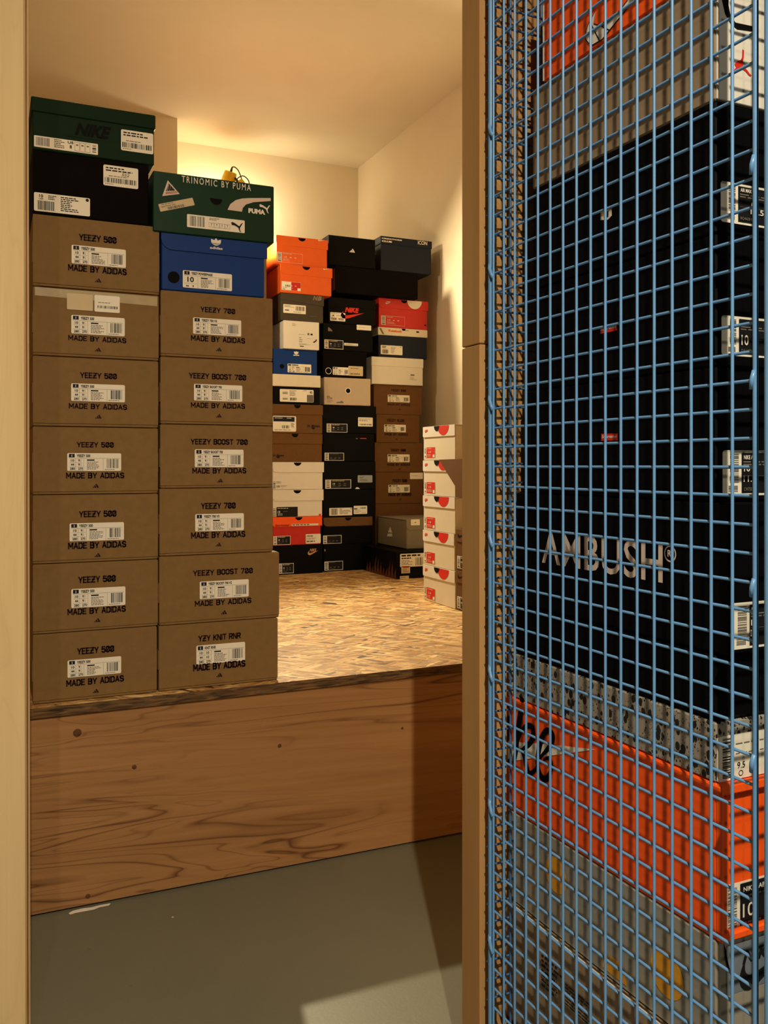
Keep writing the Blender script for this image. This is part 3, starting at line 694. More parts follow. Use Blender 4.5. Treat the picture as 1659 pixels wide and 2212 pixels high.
u, v = b.P('F', *Q2(327, 1475)); b.sheet().disc(u, v, .0118, SHADE_BLACK)
s = b.sticker(PAPER, 443, 1383, 1072, 1655, name='size_label', K=Q2); runner(s, 'YEEZY POWERPHASE', ('44', '9'), 77, '10')
b.done()
b = B.put('glossy dark green shoe box with slanted stickers, topmost of the right front stack', GT, 330.5, 592, 367, 489, PGREEN, -.006)
b.pxtext(Q2, 'TRINOMIC BY PUMA', (428, 175, 1313, 374), WPR, bold=.004, space=1.35)
b.pxpoly(Q2, [(180, 437), (403, 410), (250, 235)], PINKW); b.pxpoly(Q2, [(228, 375), (345, 365), (262, 275)], PRINT, lift=.001)
for y in (385, 400): b.pxpoly(Q2, [(222, y + 12), (372, y - 4), (372, y - 10), (222, y + 5)], REDP if y > 390 else GREYP, lift=.0011)
for i in range(4):
    for j in range(3): b.pxpoly(Q2, [(240 + j * 30 + i * 4, 372 - i * 22), (248 + j * 26 + i * 4, 372 - i * 22), (256 + j * 24 + i * 4, 360 - i * 22), (248 + j * 26 + i * 4, 358 - i * 22)], PINKW, lift=.0012)
s = b.sticker(TAPEP, 132, 470, 592, 622, name='sticker', K=Q2, rot=.305)
s.lines(.08, .1, .6, .26, GREYP, 1, 3); s.text('367735 02', .06, .34, .46, .5, GREYP); s.bars(.22, .6, .72, .92, GREYP, 22, 8)
s = b.sticker(PAPER, 497, 665, 1235, 912, name='size_label', K=Q2)
s.bars(.05, .1, .16, .88, PRINT, 9, 2); s.bars(.18, .1, .3, .88, PRINT, 9, 5); s.lines(.38, .1, .56, .32, GREYP, 2, 2)
for i in range(4): s.frame(.37 + i * .093, .46, .463 + i * .093, .82, .0004, GREYP); s.text('7', .405 + i * .093, .54, .425 + i * .093, .72, PRINT)
CAT = [(1058, 780), (1075, 768), (1110, 785), (1165, 825), (1190, 790), (1207, 783), (1207, 790), (1185, 825), (1172, 850), (1180, 890), (1195, 893), (1190, 897), (1172, 893), (1150, 840), (1105, 812), (1060, 805), (1072, 797)]
b.pxpoly(Q2, CAT[::-1], PRINT, lift=.0014)
b.pxpoly(Q2, [(1015, 612), (1200, 637), (1210, 590), (1250, 545), (1350, 515), (1568, 500), (1568, 462), (1300, 462), (1200, 468), (1120, 488), (1050, 540)], PINKW)
b.pxtext(Q2, 'PUMA', (1282, 590, 1497, 679), WPR, bold=.07)
b.pxpoly(Q2, [(1420 + (x - 1058) * .93, 540 + (y - 768) * .9 + (x - 1058) * .0) for x, y in CAT][::-1], WPR)
u, v = b.P('F', *Q2(870, 470)); b.sheet().disc(u, v, .0125, SHADE_BLACK, a0=180, a1=360)
b.done()

# ------------------------------------------------------------------ back stacks
GC, GD, GE = 'shoe boxes of the back left stack', 'shoe boxes of the back middle stack', 'shoe boxes of the back right stack'
C = Stack(3.52, .33, ZP + .0005)
b = C.put('black shoe box with a tan logo, lowest of the back left stack', GC, 590, 697, 1179, 1240, BLACK)
s = b.sticker(PRINT, 215, 1112, 427, 1246, name='size_label', K=Q6); sneaker_dark(s, 2)
u0, v0 = b.P('F', *Q6(628, 900)); u1, v1 = b.P('F', *Q6(778, 985)); b.sheet().swoosh(u0, v0 + .06, u1, v1, TAN); b.pxtext(Q6, 'NIKE', (655, 898, 752, 935), TAN, bold=.03, shear=.3)
b.done()
b = C.put('orange-red flap-lid shoe box second from the bottom of the back left stack', GC, 589.5, 692.5, 1117, 1179, RED).flap(.040, ORED, SHADE_BLACK, .535, .0165, rad=.01, right_over=.006)
lp = b.lidproud
b.pxtext(Q6, 'Sportswear', (160, 548, 372, 582), INK, 'F', lp, b.lid, shear=.3, bold=.01)
b.pxrect(Q6, (400, 545, 782, 562), WPR, 'F', lp, b.lid); u0, v0 = b.P('F', *Q6(410, 549), lp); u1, v1 = b.P('F', *Q6(775, 558), lp); b.sheet('F', lp, b.lid, .001).lines(u0, v0, u1, v1, GREYP, 1, 4, .8)
s = b.sticker(WPR, 135, 720, 382, 838, name='size_label', K=Q6); sneaker_dark(s, 5, num='9')
s = b.sticker(PAPER, 600, 690, 815, 818, K=Q6); s.bars(.06, .12, .5, .3, PRINT, 12, 2); s.lines(.05, .42, .95, .6, GREYP, 2, 3); s.bars(.06, .68, .65, .86, PRINT, 14, 7)
b.done()
for lab, yt, yb, x1, dark, nt in (('white flap-lid shoe box with a black label, just above the orange-red one', 1058, 1117, 696, True, 475), ('white flap-lid shoe box printed with a small dark size number, back left stack', 997.6, 1058, 697, False, 480)):
    b = C.put(lab, GC, 589, x1, yt, yb, WHITE).flap(.046 if dark else .043, WHITE, SHADE_BLACK, b and .49, .0175, rad=.018, right_over=.005)
    if dark:
        s = b.sticker(PRINT, 180, 302, 485, 438, name='size_label', K=Q6); s.lines(.05, .12, .8, .22, WPR, 1, 3); s.text('10', .06, .38, .17, .6, WPR, .02); s.lines(.32, .42, .62, .55, GREYP, 1, 3); s.lines(.06, .66, .4, .92, WPR, 2, 8, .35)
        u0, v0 = b.P('F', *Q6(132, 318)); u1, v1 = b.P('F', *Q6(170, 440)); b.sheet().bars(u0, v0, u1, v1, GREYP, 12, 4, upright=False); b.pxrect(Q6, (788, 398, 818, 432), REDP)
    else:
        u0, v0 = b.P('F', *Q5(135, 1130)); u1, v1 = b.P('F', *Q5(165, 1235)); b.sheet().bars(u0, v0, u1, v1, PRINT, 10, 4, upright=False)
        b.pxtext(Q5, '10', (183, 1185, 225, 1215), PRINT, bold=.02)
        for q in ((180, 1130, 285, 1165), (240, 1185, 345, 1210), (240, 1225, 290, 1232)):
            u0, v0 = b.P('F', *Q5(q[0], q[1])); u1, v1 = b.P('F', *Q5(q[2], q[3])); b.sheet().lines(u0, v0, u1, v1, GREYP, 2, q[0], .4)
    b.done()
for lab, yt, yb, x0, x1, hl, upper in (('tan kraft shoe box with black oval logo at its lower left, back left stack', 935.5, 997.6, 588, 695.5, .044, False), ('tan kraft shoe box with a white and navy label, back left stack', 872, 935.5, 589, 696.5, .0425, True)):
    b = C.put(lab, GC, x0, x1, yt, yb, KRAFT2).cap(hl, KRAFT2, .002)
    cx = 480 if upper else 447; cy = 20 if upper else 442
    u, v = b.P('F', *Q5(cx, cy), .002); b.sheet('F', .002, b.lid).disc(u, max(v, .01), .0145, SHADE_BLACK, a0=180, a1=360)
    q = (620, 300, 805, 360) if upper else (130, 728, 288, 775)
    b.pxtext(Q5, 'Dr. Martens', (q[0], q[1] + 12, q[2], q[3] - 8), PRINT, bold=.03, shear=.25)
    u, v = b.P('F', *Q5((q[0] + q[2]) / 2 - 5, q[3] - 8)); b.sheet(lift=.0005).disc(u, v, .0085, PRINT, a0=180, a1=360)
    if upper:
        s = b.sticker(PAPER, 128, 186, 462, 415, name='size_label', K=Q5); s.rect(.02, .06, .93, .36, NAVYP); s.lift = .0012
        s.lines(.08, .12, .42, .2, WPR, 1, 2); s.lines(.6, .12, .88, .2, WPR, 1, 3); s.bars(.4, .6, .72, .8, PRINT, 12, 5); s.lines(.06, .88, .9, .95, GREYP, 1, 5); s.lines(.78, .45, .93, .75, GREYP, 4, 4)
    b.done()
b = C.put('black shoe box with a wide off-white lid and a cream label, back left stack', GC, 590, 691, 807, 872, BLACK).cap(.0505, CREAM, .0025)
s = b.sticker(PAPER, 228, 996, 712, 1192, name='size_label', K=Q4); s.bars(.08, .22, .23, .4, PRINT, 5, 2, upright=False); s.bars(.08, .68, .23, .86, PRINT, 5, 4, upright=False); s.lines(.29, .1, .5, .55, GREYP, 5, 2)
s.bars(.3, .66, .5, .88, PRINT, 14, 7); s.text('42', .88, .1, .96, .28, PRINT, .02); s.rect(.8, .4, .99, .98, GREYP); s.lines(.68, .07, .8, .15, GREYP, 1, 2)
b.done()
b = C.put('royal blue shoe box with white leaf logo and dark thumb hole, back left stack', GC, 591, 685, 752, 807, BLUE)
u, v = b.P('F', *Q4(463, 480)); sh = b.sheet(); cx, cz, W_ = trefoil(sh, u, v, .125, WPR); b.pxrect(Q4, (422, 505, 505, 522), WPR)
u, v = b.P('F', *Q4(258, 672)); sh.disc(u, v, .0098, SHADE_BLACK)
s = b.sticker(PAPER, 340, 632, 678, 773, name='size_label', K=Q4); runner(s, 'POWERPHASE', (('9', '8h'), ('42', '8'), ('265', '260')), 12)
b.done()
b = C.put('tall plain white shoe box with fine grey print, back left stack', GC, 612.5, 689.5, 691, 752, WHITE, -.01)
for q in ((405, 55, 470, 105), (500, 208, 612, 226), (505, 258, 560, 345), (612, 270, 705, 285), (505, 345, 690, 375), (750, 390, 775, 400)):
    u0, v0 = b.P('F', *Q4(q[0], q[1])); u1, v1 = b.P('F', *Q4(q[2], q[3])); b.sheet().lines(u0, v0, u1, v1, GREYP, 3, q[0], .3)
b.pxrect(Q4, (515, 378, 572, 392), PRINT); b.pxrect(Q4, (625, 195, 650, 228), GREYP); b.pxrect(Q4, (670, 203, 698, 230), PRINT)
b.pxpoly(Q4, [(700, 330), (725, 335), (755, 312), (760, 288), (745, 288), (735, 308), (712, 318)], INK)
b.done()
b = C.put('olive-grey shoe box with slanted lid edge and white italic logo', GC, 606.6, 698, 632, 691, NBGREY, -.002)
b.lid = MB(); b.lidname = 'lid'; b.htop = b.h - .002
w, h = b.w, b.h
prof = [(-.001, h * .765), (w + .003, h * .62), (w + .003, h), (-.001, h)]
b.lid.poly([(x, -.0024, z) for x, z in prof], NBGREY); b.lid.poly([(-.001, -.0024, prof[0][1]), (-.001, -.0001, prof[0][1]), (w + .003, -.0001, prof[1][1]), (w + .003, -.0024, prof[1][1])], NBGREY)
b.lid.poly([(w + .003, -.0024, h), (w + .003, -.0024, prof[1][1]), (w + .003, -.0001, prof[1][1]), (w + .003, -.0001, h)], NBGREY)
b.lid.box(-.001, w + .003, -.0001, b.d + .001, h - .0018, h, NBGREY, 0)
b.lidproud = .0024
b.pxtext(Q3, 'N', (700, 922, 775, 990), GREYC, 'F', .0024, b.lid, bold=.06, shear=.3); b.pxtext(Q3, 'B', (765, 925, 828, 996), GREYC, 'F', .0024, b.lid, bold=.06, shear=.3)
s = b.sticker(PAPER, 278, 1040, 600, 1188, name='size_label', K=Q3); s.lines(.05, .1, .48, .35, GREYP, 3, 3, .5); s.bars(.55, .15, .95, .66, PRINT, 18, 5); s.lines(.08, .6, .34, .75, PRINT, 1, 3, .9); s.lines(.45, .8, .95, .92, GREYP, 1, 3)
u0, v0 = b.P('F', *Q3(655, 1208)); u1, v1 = b.P('F', *Q3(812, 1232)); b.sheet().lines(u0, v0 + .02, u1, v1 - .02, GREYC, 1, 3, .9)
b.done()
for lab, x0, x1, yt, yb, nt, sw, dV, low in (('orange flap-lid shoe box, second from the top of the back left stack', 606, 716, 569.5, 632, 607, (850, 524, 938, 556), -.01, True), ('orange flap-lid shoe box, topmost of the back left stack', 596.6, 706.5, 507, 569.5, 545, (778, 112, 868, 146), .0, False)):
    b = C.put(lab, GC, x0, x1, yt, yb, ORANGE, dV)
    un = b.P('F', *Q3(nt, 480 if low else 80))[0]
    b.flap(.0405, ORANGE, SHADE_BLACK, un, .0175, rad=.016, right_over=.003)
    lp = b.lidproud; u0, v0 = b.P('F', *Q3(sw[0], sw[1]), lp); u1, v1 = b.P('F', *Q3(sw[2], sw[3]), lp); b.sheet('F', lp, b.lid).swoosh(u0, v0, u1, v1, WPR)
    if low:
        s = b.sticker(ORANGE, 250, 710, 530, 860, name='size_label', K=Q3); line_label(s, 3, PINKW, RED); s.rect(0.01, .02, .5, .98, PAPER, .0017); s.lift = .002; s.bars(.2, .38, .45, .6, PRINT, 7, 3); s.lines(.05, .68, .4, .8, GREYP, 1, 3); s.rect(.05, .86, .2, .92, PRINT); s.rect(.82, .68, .98, .97, PAPER)
    else:
        s = b.sticker(ORANGE, 185, 290, 553, 468, name='size_label', K=Q3); line_label(s, 6, PINKW)
    b.done()

D = Stack(3.55, .33, ZP + .0005)
b = D.put('black shoe box with light-edged label, lowest of the back middle stack', GD, 699, 805, 1177, 1235, BLACK)
s = b.sticker(WPR, 868, 1083, 1133, 1198, name='size_label', K=Q6); sneaker_dark(s, 21, False); b.pxrect(Q6, (865, 905, 885, 935), GREYC); b.done()
b = D.put('black shoe box with brown rounded flap lid, low in the back middle stack', GD, 698.5, 804, 1118, 1177, BLACK).flap(.038, TAUPE, SHADE_BLACK, .5, .016, rad=.02, over=0)
b.lid.mats[0] = KRAFT2
s = b.sticker(WPR, 848, 710, 1113, 820, name='size_label', K=Q6); sneaker_dark(s, 22, False); b.done()
b = D.put('black shoe box with two white labels side by side, back middle stack', GD, 698.5, 810, 1058, 1118, BLACK)
s = b.sticker(PAPER, 937, 315, 1265, 418, name='size_label', K=Q6); s.bars(.08, .1, .36, .9, PRINT, 14, 2); s.lines(.45, .1, .62, .9, GREYP, 5, 3, .5); s.lines(.62, .3, .95, .9, GREYP, 4, 5); s.disc(.95, .15, .002, PRINT)
s = b.sticker(PAPER, 1287, 284, 1480, 398, K=Q6); s.rect(.02, .3, .26, .42, PRINT); s.bars(.5, .18, .9, .36, PRINT, 10, 3); s.lines(.08, .5, .6, .9, GREYP, 3, 4, .3); s.lines(.6, .85, .9, .92, PRINT, 1, 2)
b.done()
b = D.put('black shoe box with a pale blue-grey sticker, back middle stack', GD, 698, 811.5, 996, 1058, BLACK)
s = b.sticker(WPR, 880, 1103, 1250, 1228, name='size_label', K=Q5); sneaker_dark(s, 23)
s = b.sticker(BLUEGREY, 1345, 1040, 1555, 1142, name='sticker', K=Q5); s.lines(.12, .2, .45, .45, GREYP, 2, 2, .7); s.lines(.15, .55, .7, .85, GREYP, 2, 5, .6)
b.pxpoly(Q5, [(1305, 1235), (1380, 1235), (1352, 1215), (1330, 1210)], WPR); b.done()
b = D.put('black shoe box with a thin orange line and one dark label, back middle stack', GD, 697.5, 808, 935, 996, BLACK)
s = b.sticker(WPR, 870, 717, 1147, 830, name='size_label', K=Q5); sneaker_dark(s, 24, False)
b.pxrect(Q5, (1320, 508, 1345, 520), GREYC); b.pxrect(Q5, (1380, 506, 1470, 518), REDP); b.done()
b = D.put('black shoe box with a tan sticker at its right, directly under the beige box', GD, 697, 813, 874, 935, BLACK)
s = b.sticker(WPR, 900, 298, 1195, 428, name='size_label', K=Q5); sneaker_dark(s, 25, num='9')
s = b.sticker(PAPER, 1350, 208, 1560, 342, K=Q5); s.lines(.08, .15, .85, .5, GREYP, 3, 2, .4); s.bars(.1, .72, .92, .86, PRINT, 18, 3); b.done()
b = D.put('beige shoe box with a round dark hole in its front, back middle stack', GD, 700, 800.5, 814, 874, BEIGE, -.008)
u, v = b.P('F', *Q4(1207, 1023)); b.sheet().disc(u, v, .0135, WPR); b.sheet(lift=.001).disc(u, v, .0102, SHADE_BLACK)
b.pxtext(Q4, 'NIKE', (900, 1096, 945, 1110), PRINT, bold=.03); b.pxtext(Q4, 'AIR ZOOM', (902, 1118, 978, 1134), PRINT, bold=.03)
for q in ((905, 1150, 1000, 1205),):
    u0, v0 = b.P('F', *Q4(q[0], q[1])); u1, v1 = b.P('F', *Q4(q[2], q[3])); b.sheet().lines(u0, v0, u1, v1, GREYP, 3, 5, .3)
b.pxpoly(Q4, [(1035, 1200), (1140, 1200), (1140, 1185), (1115, 1165), (1090, 1180), (1045, 1185)], GREYP); b.done()
b = D.put('black shoe box with a white ring printed beside its label, back middle stack', GD, 697, 792, 755, 814, BLACKM)
u, v = b.P('F', *Q4(926, 738)); b.sheet().disc(u, v, .0142, WPR, .0122)
s = b.sticker(PAPER, 988, 680, 1215, 803, name='size_label', K=Q4); runner(s, 'YEEZY', (('9', '8'), ('42', '8'), ('265', '260')), 5)
s = b.sticker(TAPEP, 1212, 666, 1420, 815, 'F', .0008, 'sticker', Q4); s.lines(.15, .2, .7, .35, GREYP, 1, 2); s.bars(.1, .74, .8, .86, PRINT, 18, 6); b.done()
b = D.put('black shoe box with a pale sticker at its upper right corner, back middle stack', GD, 698, 805, 696, 755, BLACK)
b.pxpoly(Q4, [(918, 165), (985, 172), (965, 140), (922, 108)], GREYC)
s = b.sticker(PAPER, 1330, 75, 1537, 162, name='sticker', K=Q4); s.lines(.15, .45, .6, .55, GREYP, 1, 2)
s = b.sticker(WPR, 867, 286, 1138, 432, name='size_label', K=Q4); sneaker_dark(s, 26, num='9')
s = b.sticker(PAPER, 1150, 336, 1350, 384, name='sticker', K=Q4); s.rect(.08, .55, .92, .7, GREYP); s.lines(.1, .2, .9, .35, GREYP, 1, 3); b.done()
b = D.put('black shoe box with a large red italic logo, back middle stack', GD, 709, 811, 641, 696, BLACK).cap(.04, BLACK, .0015)
b.pxtext(Q3, 'NIKE', (1160, 1076, 1365, 1172), REDP, bold=.06, shear=.3)
u0, v0 = b.P('F', *Q3(1100, 1120)); u1, v1 = b.P('F', *Q3(1440, 1272)); b.sheet().swoosh(u0, v0 + .05, u1, v1, REDP)
s = b.sticker(PAPER, 950, 1155, 1167, 1292, name='size_label', K=Q3); s.lines(.06, .1, .9, .2, GREYP, 1, 3); s.text('8', .14, .3, .26, .48, PRINT, .02); s.lines(.4, .34, .9, .46, GREYP, 1, 5); s.bars(.06, .62, .44, .9, PRINT, 11, 3); s.bars(.52, .62, .9, .9, PRINT, 11, 4)
b.done()
zD = D.z

# back right stack: a tall carton at the base, mostly hidden, carries it
E_ = Stack(3.585, .33, ZP + .0005)
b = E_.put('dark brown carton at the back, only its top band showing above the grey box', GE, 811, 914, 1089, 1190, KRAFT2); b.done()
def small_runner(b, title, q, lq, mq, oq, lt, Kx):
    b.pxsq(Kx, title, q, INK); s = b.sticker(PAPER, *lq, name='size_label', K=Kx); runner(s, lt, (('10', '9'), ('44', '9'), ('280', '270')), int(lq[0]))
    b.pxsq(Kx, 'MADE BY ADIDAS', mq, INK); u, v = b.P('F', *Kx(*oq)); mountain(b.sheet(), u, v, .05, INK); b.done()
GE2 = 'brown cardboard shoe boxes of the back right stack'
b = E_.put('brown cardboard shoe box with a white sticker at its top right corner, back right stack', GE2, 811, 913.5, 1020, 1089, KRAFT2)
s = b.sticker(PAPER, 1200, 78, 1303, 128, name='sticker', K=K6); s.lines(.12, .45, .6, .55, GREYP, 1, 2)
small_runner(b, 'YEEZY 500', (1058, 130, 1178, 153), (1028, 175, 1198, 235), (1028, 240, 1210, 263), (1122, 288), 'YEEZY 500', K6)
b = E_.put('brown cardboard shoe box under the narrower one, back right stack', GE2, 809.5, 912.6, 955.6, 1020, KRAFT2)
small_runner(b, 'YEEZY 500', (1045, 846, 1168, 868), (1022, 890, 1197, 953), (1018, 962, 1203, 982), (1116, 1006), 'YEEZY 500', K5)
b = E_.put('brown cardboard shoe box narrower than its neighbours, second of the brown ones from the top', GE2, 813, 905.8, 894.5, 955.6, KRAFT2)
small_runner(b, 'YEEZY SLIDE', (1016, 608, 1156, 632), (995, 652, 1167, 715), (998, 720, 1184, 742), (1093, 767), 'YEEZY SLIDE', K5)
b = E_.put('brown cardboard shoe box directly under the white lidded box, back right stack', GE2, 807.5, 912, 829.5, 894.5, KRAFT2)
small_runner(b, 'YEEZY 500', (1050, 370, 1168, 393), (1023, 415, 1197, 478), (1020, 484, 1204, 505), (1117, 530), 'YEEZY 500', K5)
b = E_.put('plain white lidded shoe box with faint print at lower right, back right stack', GE, 803, 913.5, 769.5, 829.5, WHITE, -.01).cap(.041, WHITE, .002)
b.pxrect(K5, (1204, 253, 1236, 265), GREYP)
for q in ((1200, 275, 1235, 305), (1215, 290, 1262, 305)):
    u0, v0 = b.P('F', *K5(q[0], q[1])); u1, v1 = b.P('F', *K5(q[2], q[3])); b.sheet().lines(u0, v0, u1, v1, GREYP, 3, q[0], .25)
b.done()
b = E_.put('dark navy shoe box with a pale lid band, back right stack', GE, 817, 922, 705.6, 769.5, NAVY).cap(.035, CREAM, .0025)
b.pxtext(K4, 'Reebok', (1030, 853, 1138, 880), ORANGE, 'F', .0025, b.lid, bold=.03)
u0, v0 = b.P('F', *K4(1150, 860), .0025); b.sheet('F', .0025, b.lid).lines(u0, v0, u0 + .16, v0 + .05, GREYP, 1, 4); b.pxrect(K4, (1250, 868, 1272, 882), INK, 'F', .0025, b.lid); b.pxpoly(K4, [(955, 843), (980, 890), (996, 893), (970, 843)], GREYP, 'F', .0025, mb=b.lid)
u, v = b.P('F', *K4(1150, 836), .0025); b.sheet('F', .0025, b.lid).disc(u, max(v, .01), .0095, SHADE_BLACK, a0=180, a1=360)
s = b.sticker(PAPER, 967, 977, 1140, 1060, name='size_label', K=K4); s.lines(.06, .1, .35, .4, PRINT, 2, 3, .5); s.bars(.07, .48, .36, .9, PRINT, 12, 3); s.lines(.46, .15, .7, .9, GREYP, 6, 6, .4); s.rect(.89, .1, .95, .16, PRINT)
b.done()
b = E_.put('bright red flap-lid shoe box with a cream half circle, back right stack', GE, 818, 923, 643, 705.6, RED)
un = b.P('F', *Q7(623, 1110))[0]; b.flap(.042, RED, SHADE_BLACK, un, .0165, rad=.018, right_over=.003)
lp = b.lidproud; u, v = b.P('F', *Q7(795, 1140), lp); b.sheet('F', lp, b.lid).disc(u, .012, .0365, CREAM, a0=180, a1=360)
b.pxtext(Q7, 'NIKE', (335, 1134, 402, 1158), PINKW, 'F', lp, b.lid, bold=.04, shear=.3); u0, v0 = b.P('F', *Q7(322, 1148), lp); u1, v1 = b.P('F', *Q7(402, 1188), lp); b.sheet('F', lp, b.lid).swoosh(u0, v0, u1, v1, PINKW)
s = b.sticker(RED, 248, 1366, 636, 1546, name='size_label', K=Q7); line_label(s, 8, PINKW); b.pxrect(Q7, (955, 1515, 985, 1542), INK); b.done()
zE = E_.z
S = Stack(3.55, .36, max(zD, zE))
b = S.put('very wide plain black carton bridging the back middle and right stacks', GD, 724, 903, 573, 641, BLACKM)
b.body.box(-.0015, .0005, .004, .03, b.h * .1, b.h * .9, KRAFT2, .0004); b.done()
z0 = S.z
b = S.put('black shoe box with a small white peak logo on top of the wide black carton', GD, 708.6, 811, 506, 571.5, BLACK, -.004, bev=.003)
u, v = b.P('F', *K4(740, 226)); mountain(b.sheet(), u, v, .115, WPR); b.done()
S.z = z0
b = S.put('navy lidded shoe box with white lettering, at the top right by the wall', GE, 823, 931.5, 509, 575.5, NAVY, 0).cap(.034, NAVY, .003)
b.pxtext(Q7, 'CREATORS', (258, 98, 590, 158), WPR, 'F', .003, b.lid, bold=.07); b.pxtext(Q7, 'CLUB', (260, 140, 428, 186), WPR, 'F', .003, b.lid, bold=.07); b.pxtext(Q7, 'ICON', (848, 148, 1000, 228), WPR, 'F', .003, b.lid, bold=.02)
b.done()

# ------------------------------------------------------------------ boxes in front of the back right stack, turned end-on
p = at_Z(856, 1251.5, ZP); w = .34
b = Box('black shoe box with a flame pattern along its side, under the grey box', 'shoe boxes in the right back corner', (p.x, p.y, ZP + .0005), .26, at_V(856, 1193, p.y).z - ZP, .345, BLACK)
fl = random.Random(4)
sh = b.sheet('L'); FLAME = card('brown_flame_print', (104, 60, 26), .6, .3, .5, 120, 0)
for i in range(11):
    u = .1 + i * .083; hgt = .25 + .5 * fl.random(); sh.fr([(u, 1), (u + .085, 1), (u + .06, 1 - hgt * .5), (u + .05 + .03 * fl.random(), 1 - hgt), (u + .02, 1 - hgt * .45)], FLAME)
s = b.sticker(PAPER, 560, 880, 1250, 1060, name='size_label', K=Q8); s.lines(.03, .08, .7, .22, PRINT, 1, 3, .9); s.lines(.03, .3, .3, .4, PRINT, 1, 5, .9); s.lines(.03, .5, .3, .9, GREYP, 4, 4); s.bars(.36, .32, .54, .92, PRINT, 12, 5)
s = b.sticker(TAPEP, 580, 1082, 722, 1190, name='sticker', K=Q8); s.rect(.2, .12, .85, .26, REDP); s.lines(.15, .4, .85, .9, GREYP, 4, 3)
s = b.sticker(TAPEP, 557, 1240, 703, 1282, name='sticker', K=Q8); s.lines(.1, .3, .9, .8, GREYP, 2, 3)
b.done()
zt = b.loc.z + b.h + .0008
d = ray(878, 1187); p = Vector((0, 0, H)) + d * ((zt - H) / d.z)
b = Box('grey shoe box with a white peak logo on its side, on the black flame box', 'shoe boxes in the right back corner', (p.x, p.y, zt), .26, at_V(878, 1123, p.y).z - zt, min(.3, 3.58 - p.y), GREYC, bev=.004)
b.flap(.042, GREYC, SHADE_BLACK, None, rad=.02)
for q in ([(1018, 585), (1062, 585), (1058, 562), (1024, 562)], [(1026, 552), (1060, 556), (1044, 508)]): b.pxpoly(K6, q, WPR, 'L')
s = b.sticker(PAPER, 735, 318, 880, 410, 'F', .0026, 'sticker', Q8); s.fr([(.38, .5), (.62, .44), (.5, .66)], GREYP)
b.done()

# white boxes along the right wall, their ends towards the room
UF = at_Z(984, 1316.5, ZP).x
GF = 'white shoe boxes with red discs by the right wall'
def facing_left(label, group, near, far, yt, yb, U, w, body, z=None, **kw):
    a = at_U(near, yb, U); f = at_U(far, yb, U); t = at_U(near, yt, U)
    z0 = a.z if z is None else z
    return Box(label, group, (U, a.y, z0), w, t.z - z0 - .0008, f.y - a.y, body, **kw)
z = ZP + .0005
labs = ['white shoe box with red and black discs, lowest by the right wall, on the deck', 'white shoe box with red and black discs, second from the bottom by the right wall', 'white shoe box with red and black discs, middle one by the right wall', 'white shoe box with the brown cardboard flap hanging over its corner', 'white shoe box with red and black discs, topmost by the right wall']
ys = [(1316, 1234), (1234, 1153.5), (1153.5, 1074), (1074, 993), (993, 916)]
for i, (yb, yt) in enumerate(ys):
    b = facing_left(labs[i], GF, 983.5 - (1.5 if i in (1,) else 0), 915, yt, yb, UF, .33, CREAM, z)
    z += b.h + .0008
    b.flap(b.h * .315, WHITE, SHADE_BLACK, .455, .0001, 'L', rad=.006, over=.002)
    lp = b.lidproud; sh = b.sheet('L', lp, b.lid); hl = .315
    cu = (0.455, .66)
    sh.disc(.62, .0, .0375 * .98, REDP, a0=180, a1=360) if False else None
    def blob(uc, ru, rv, m, lift):
        Sheet(b.lid, *b.faces('L', lp), lift=lift).fr([(uc + ru * math.cos(t), max(0.006, rv * math.sin(t))) for t in [math.pi * k / 20 for k in range(20, -1, -1)]], m)
    blob(.655, .175, .285, REDP, .0006); blob(.455, .085, .155, SHADE_BLACK, .0009)
    sh.text('NIKE', .07, .085, .16, .135, REDP, .05, .3); sh.swoosh(.065, .11, .175, .175, REDP)
    O, ex, ez, n, w_, h_ = b.faces('L')
    mb = MB(); s = Sheet(mb, Vector(O) + Vector(ex) * (w_ * .025) + Vector(ez) * (h_ * .06), ex, ez, n, w_ * .36, h_ * .33, .0007)
    s.rect(0, 0, 1, 1, PAPER, .0005); s.rect(.22, .03, .98, .97, REDP, .0008); s.lift = .0011; s.bars(.05, .05, .17, .62, GREYP, 9, i, upright=False); s.disc(.11, .85, .003, PRINT); s.lines(.3, .12, .85, .24, PINKW, 1, i); s.text('10', .45, .38, .66, .56, PINKW, .02); s.lines(.3, .68, .75, .92, PINKW, 2, i + 3, .4); s.rect(.8, .7, .96, .95, PAPER)
    b.extra.append(('size_label', mb)); b.done()
    if i == 3: F4 = b
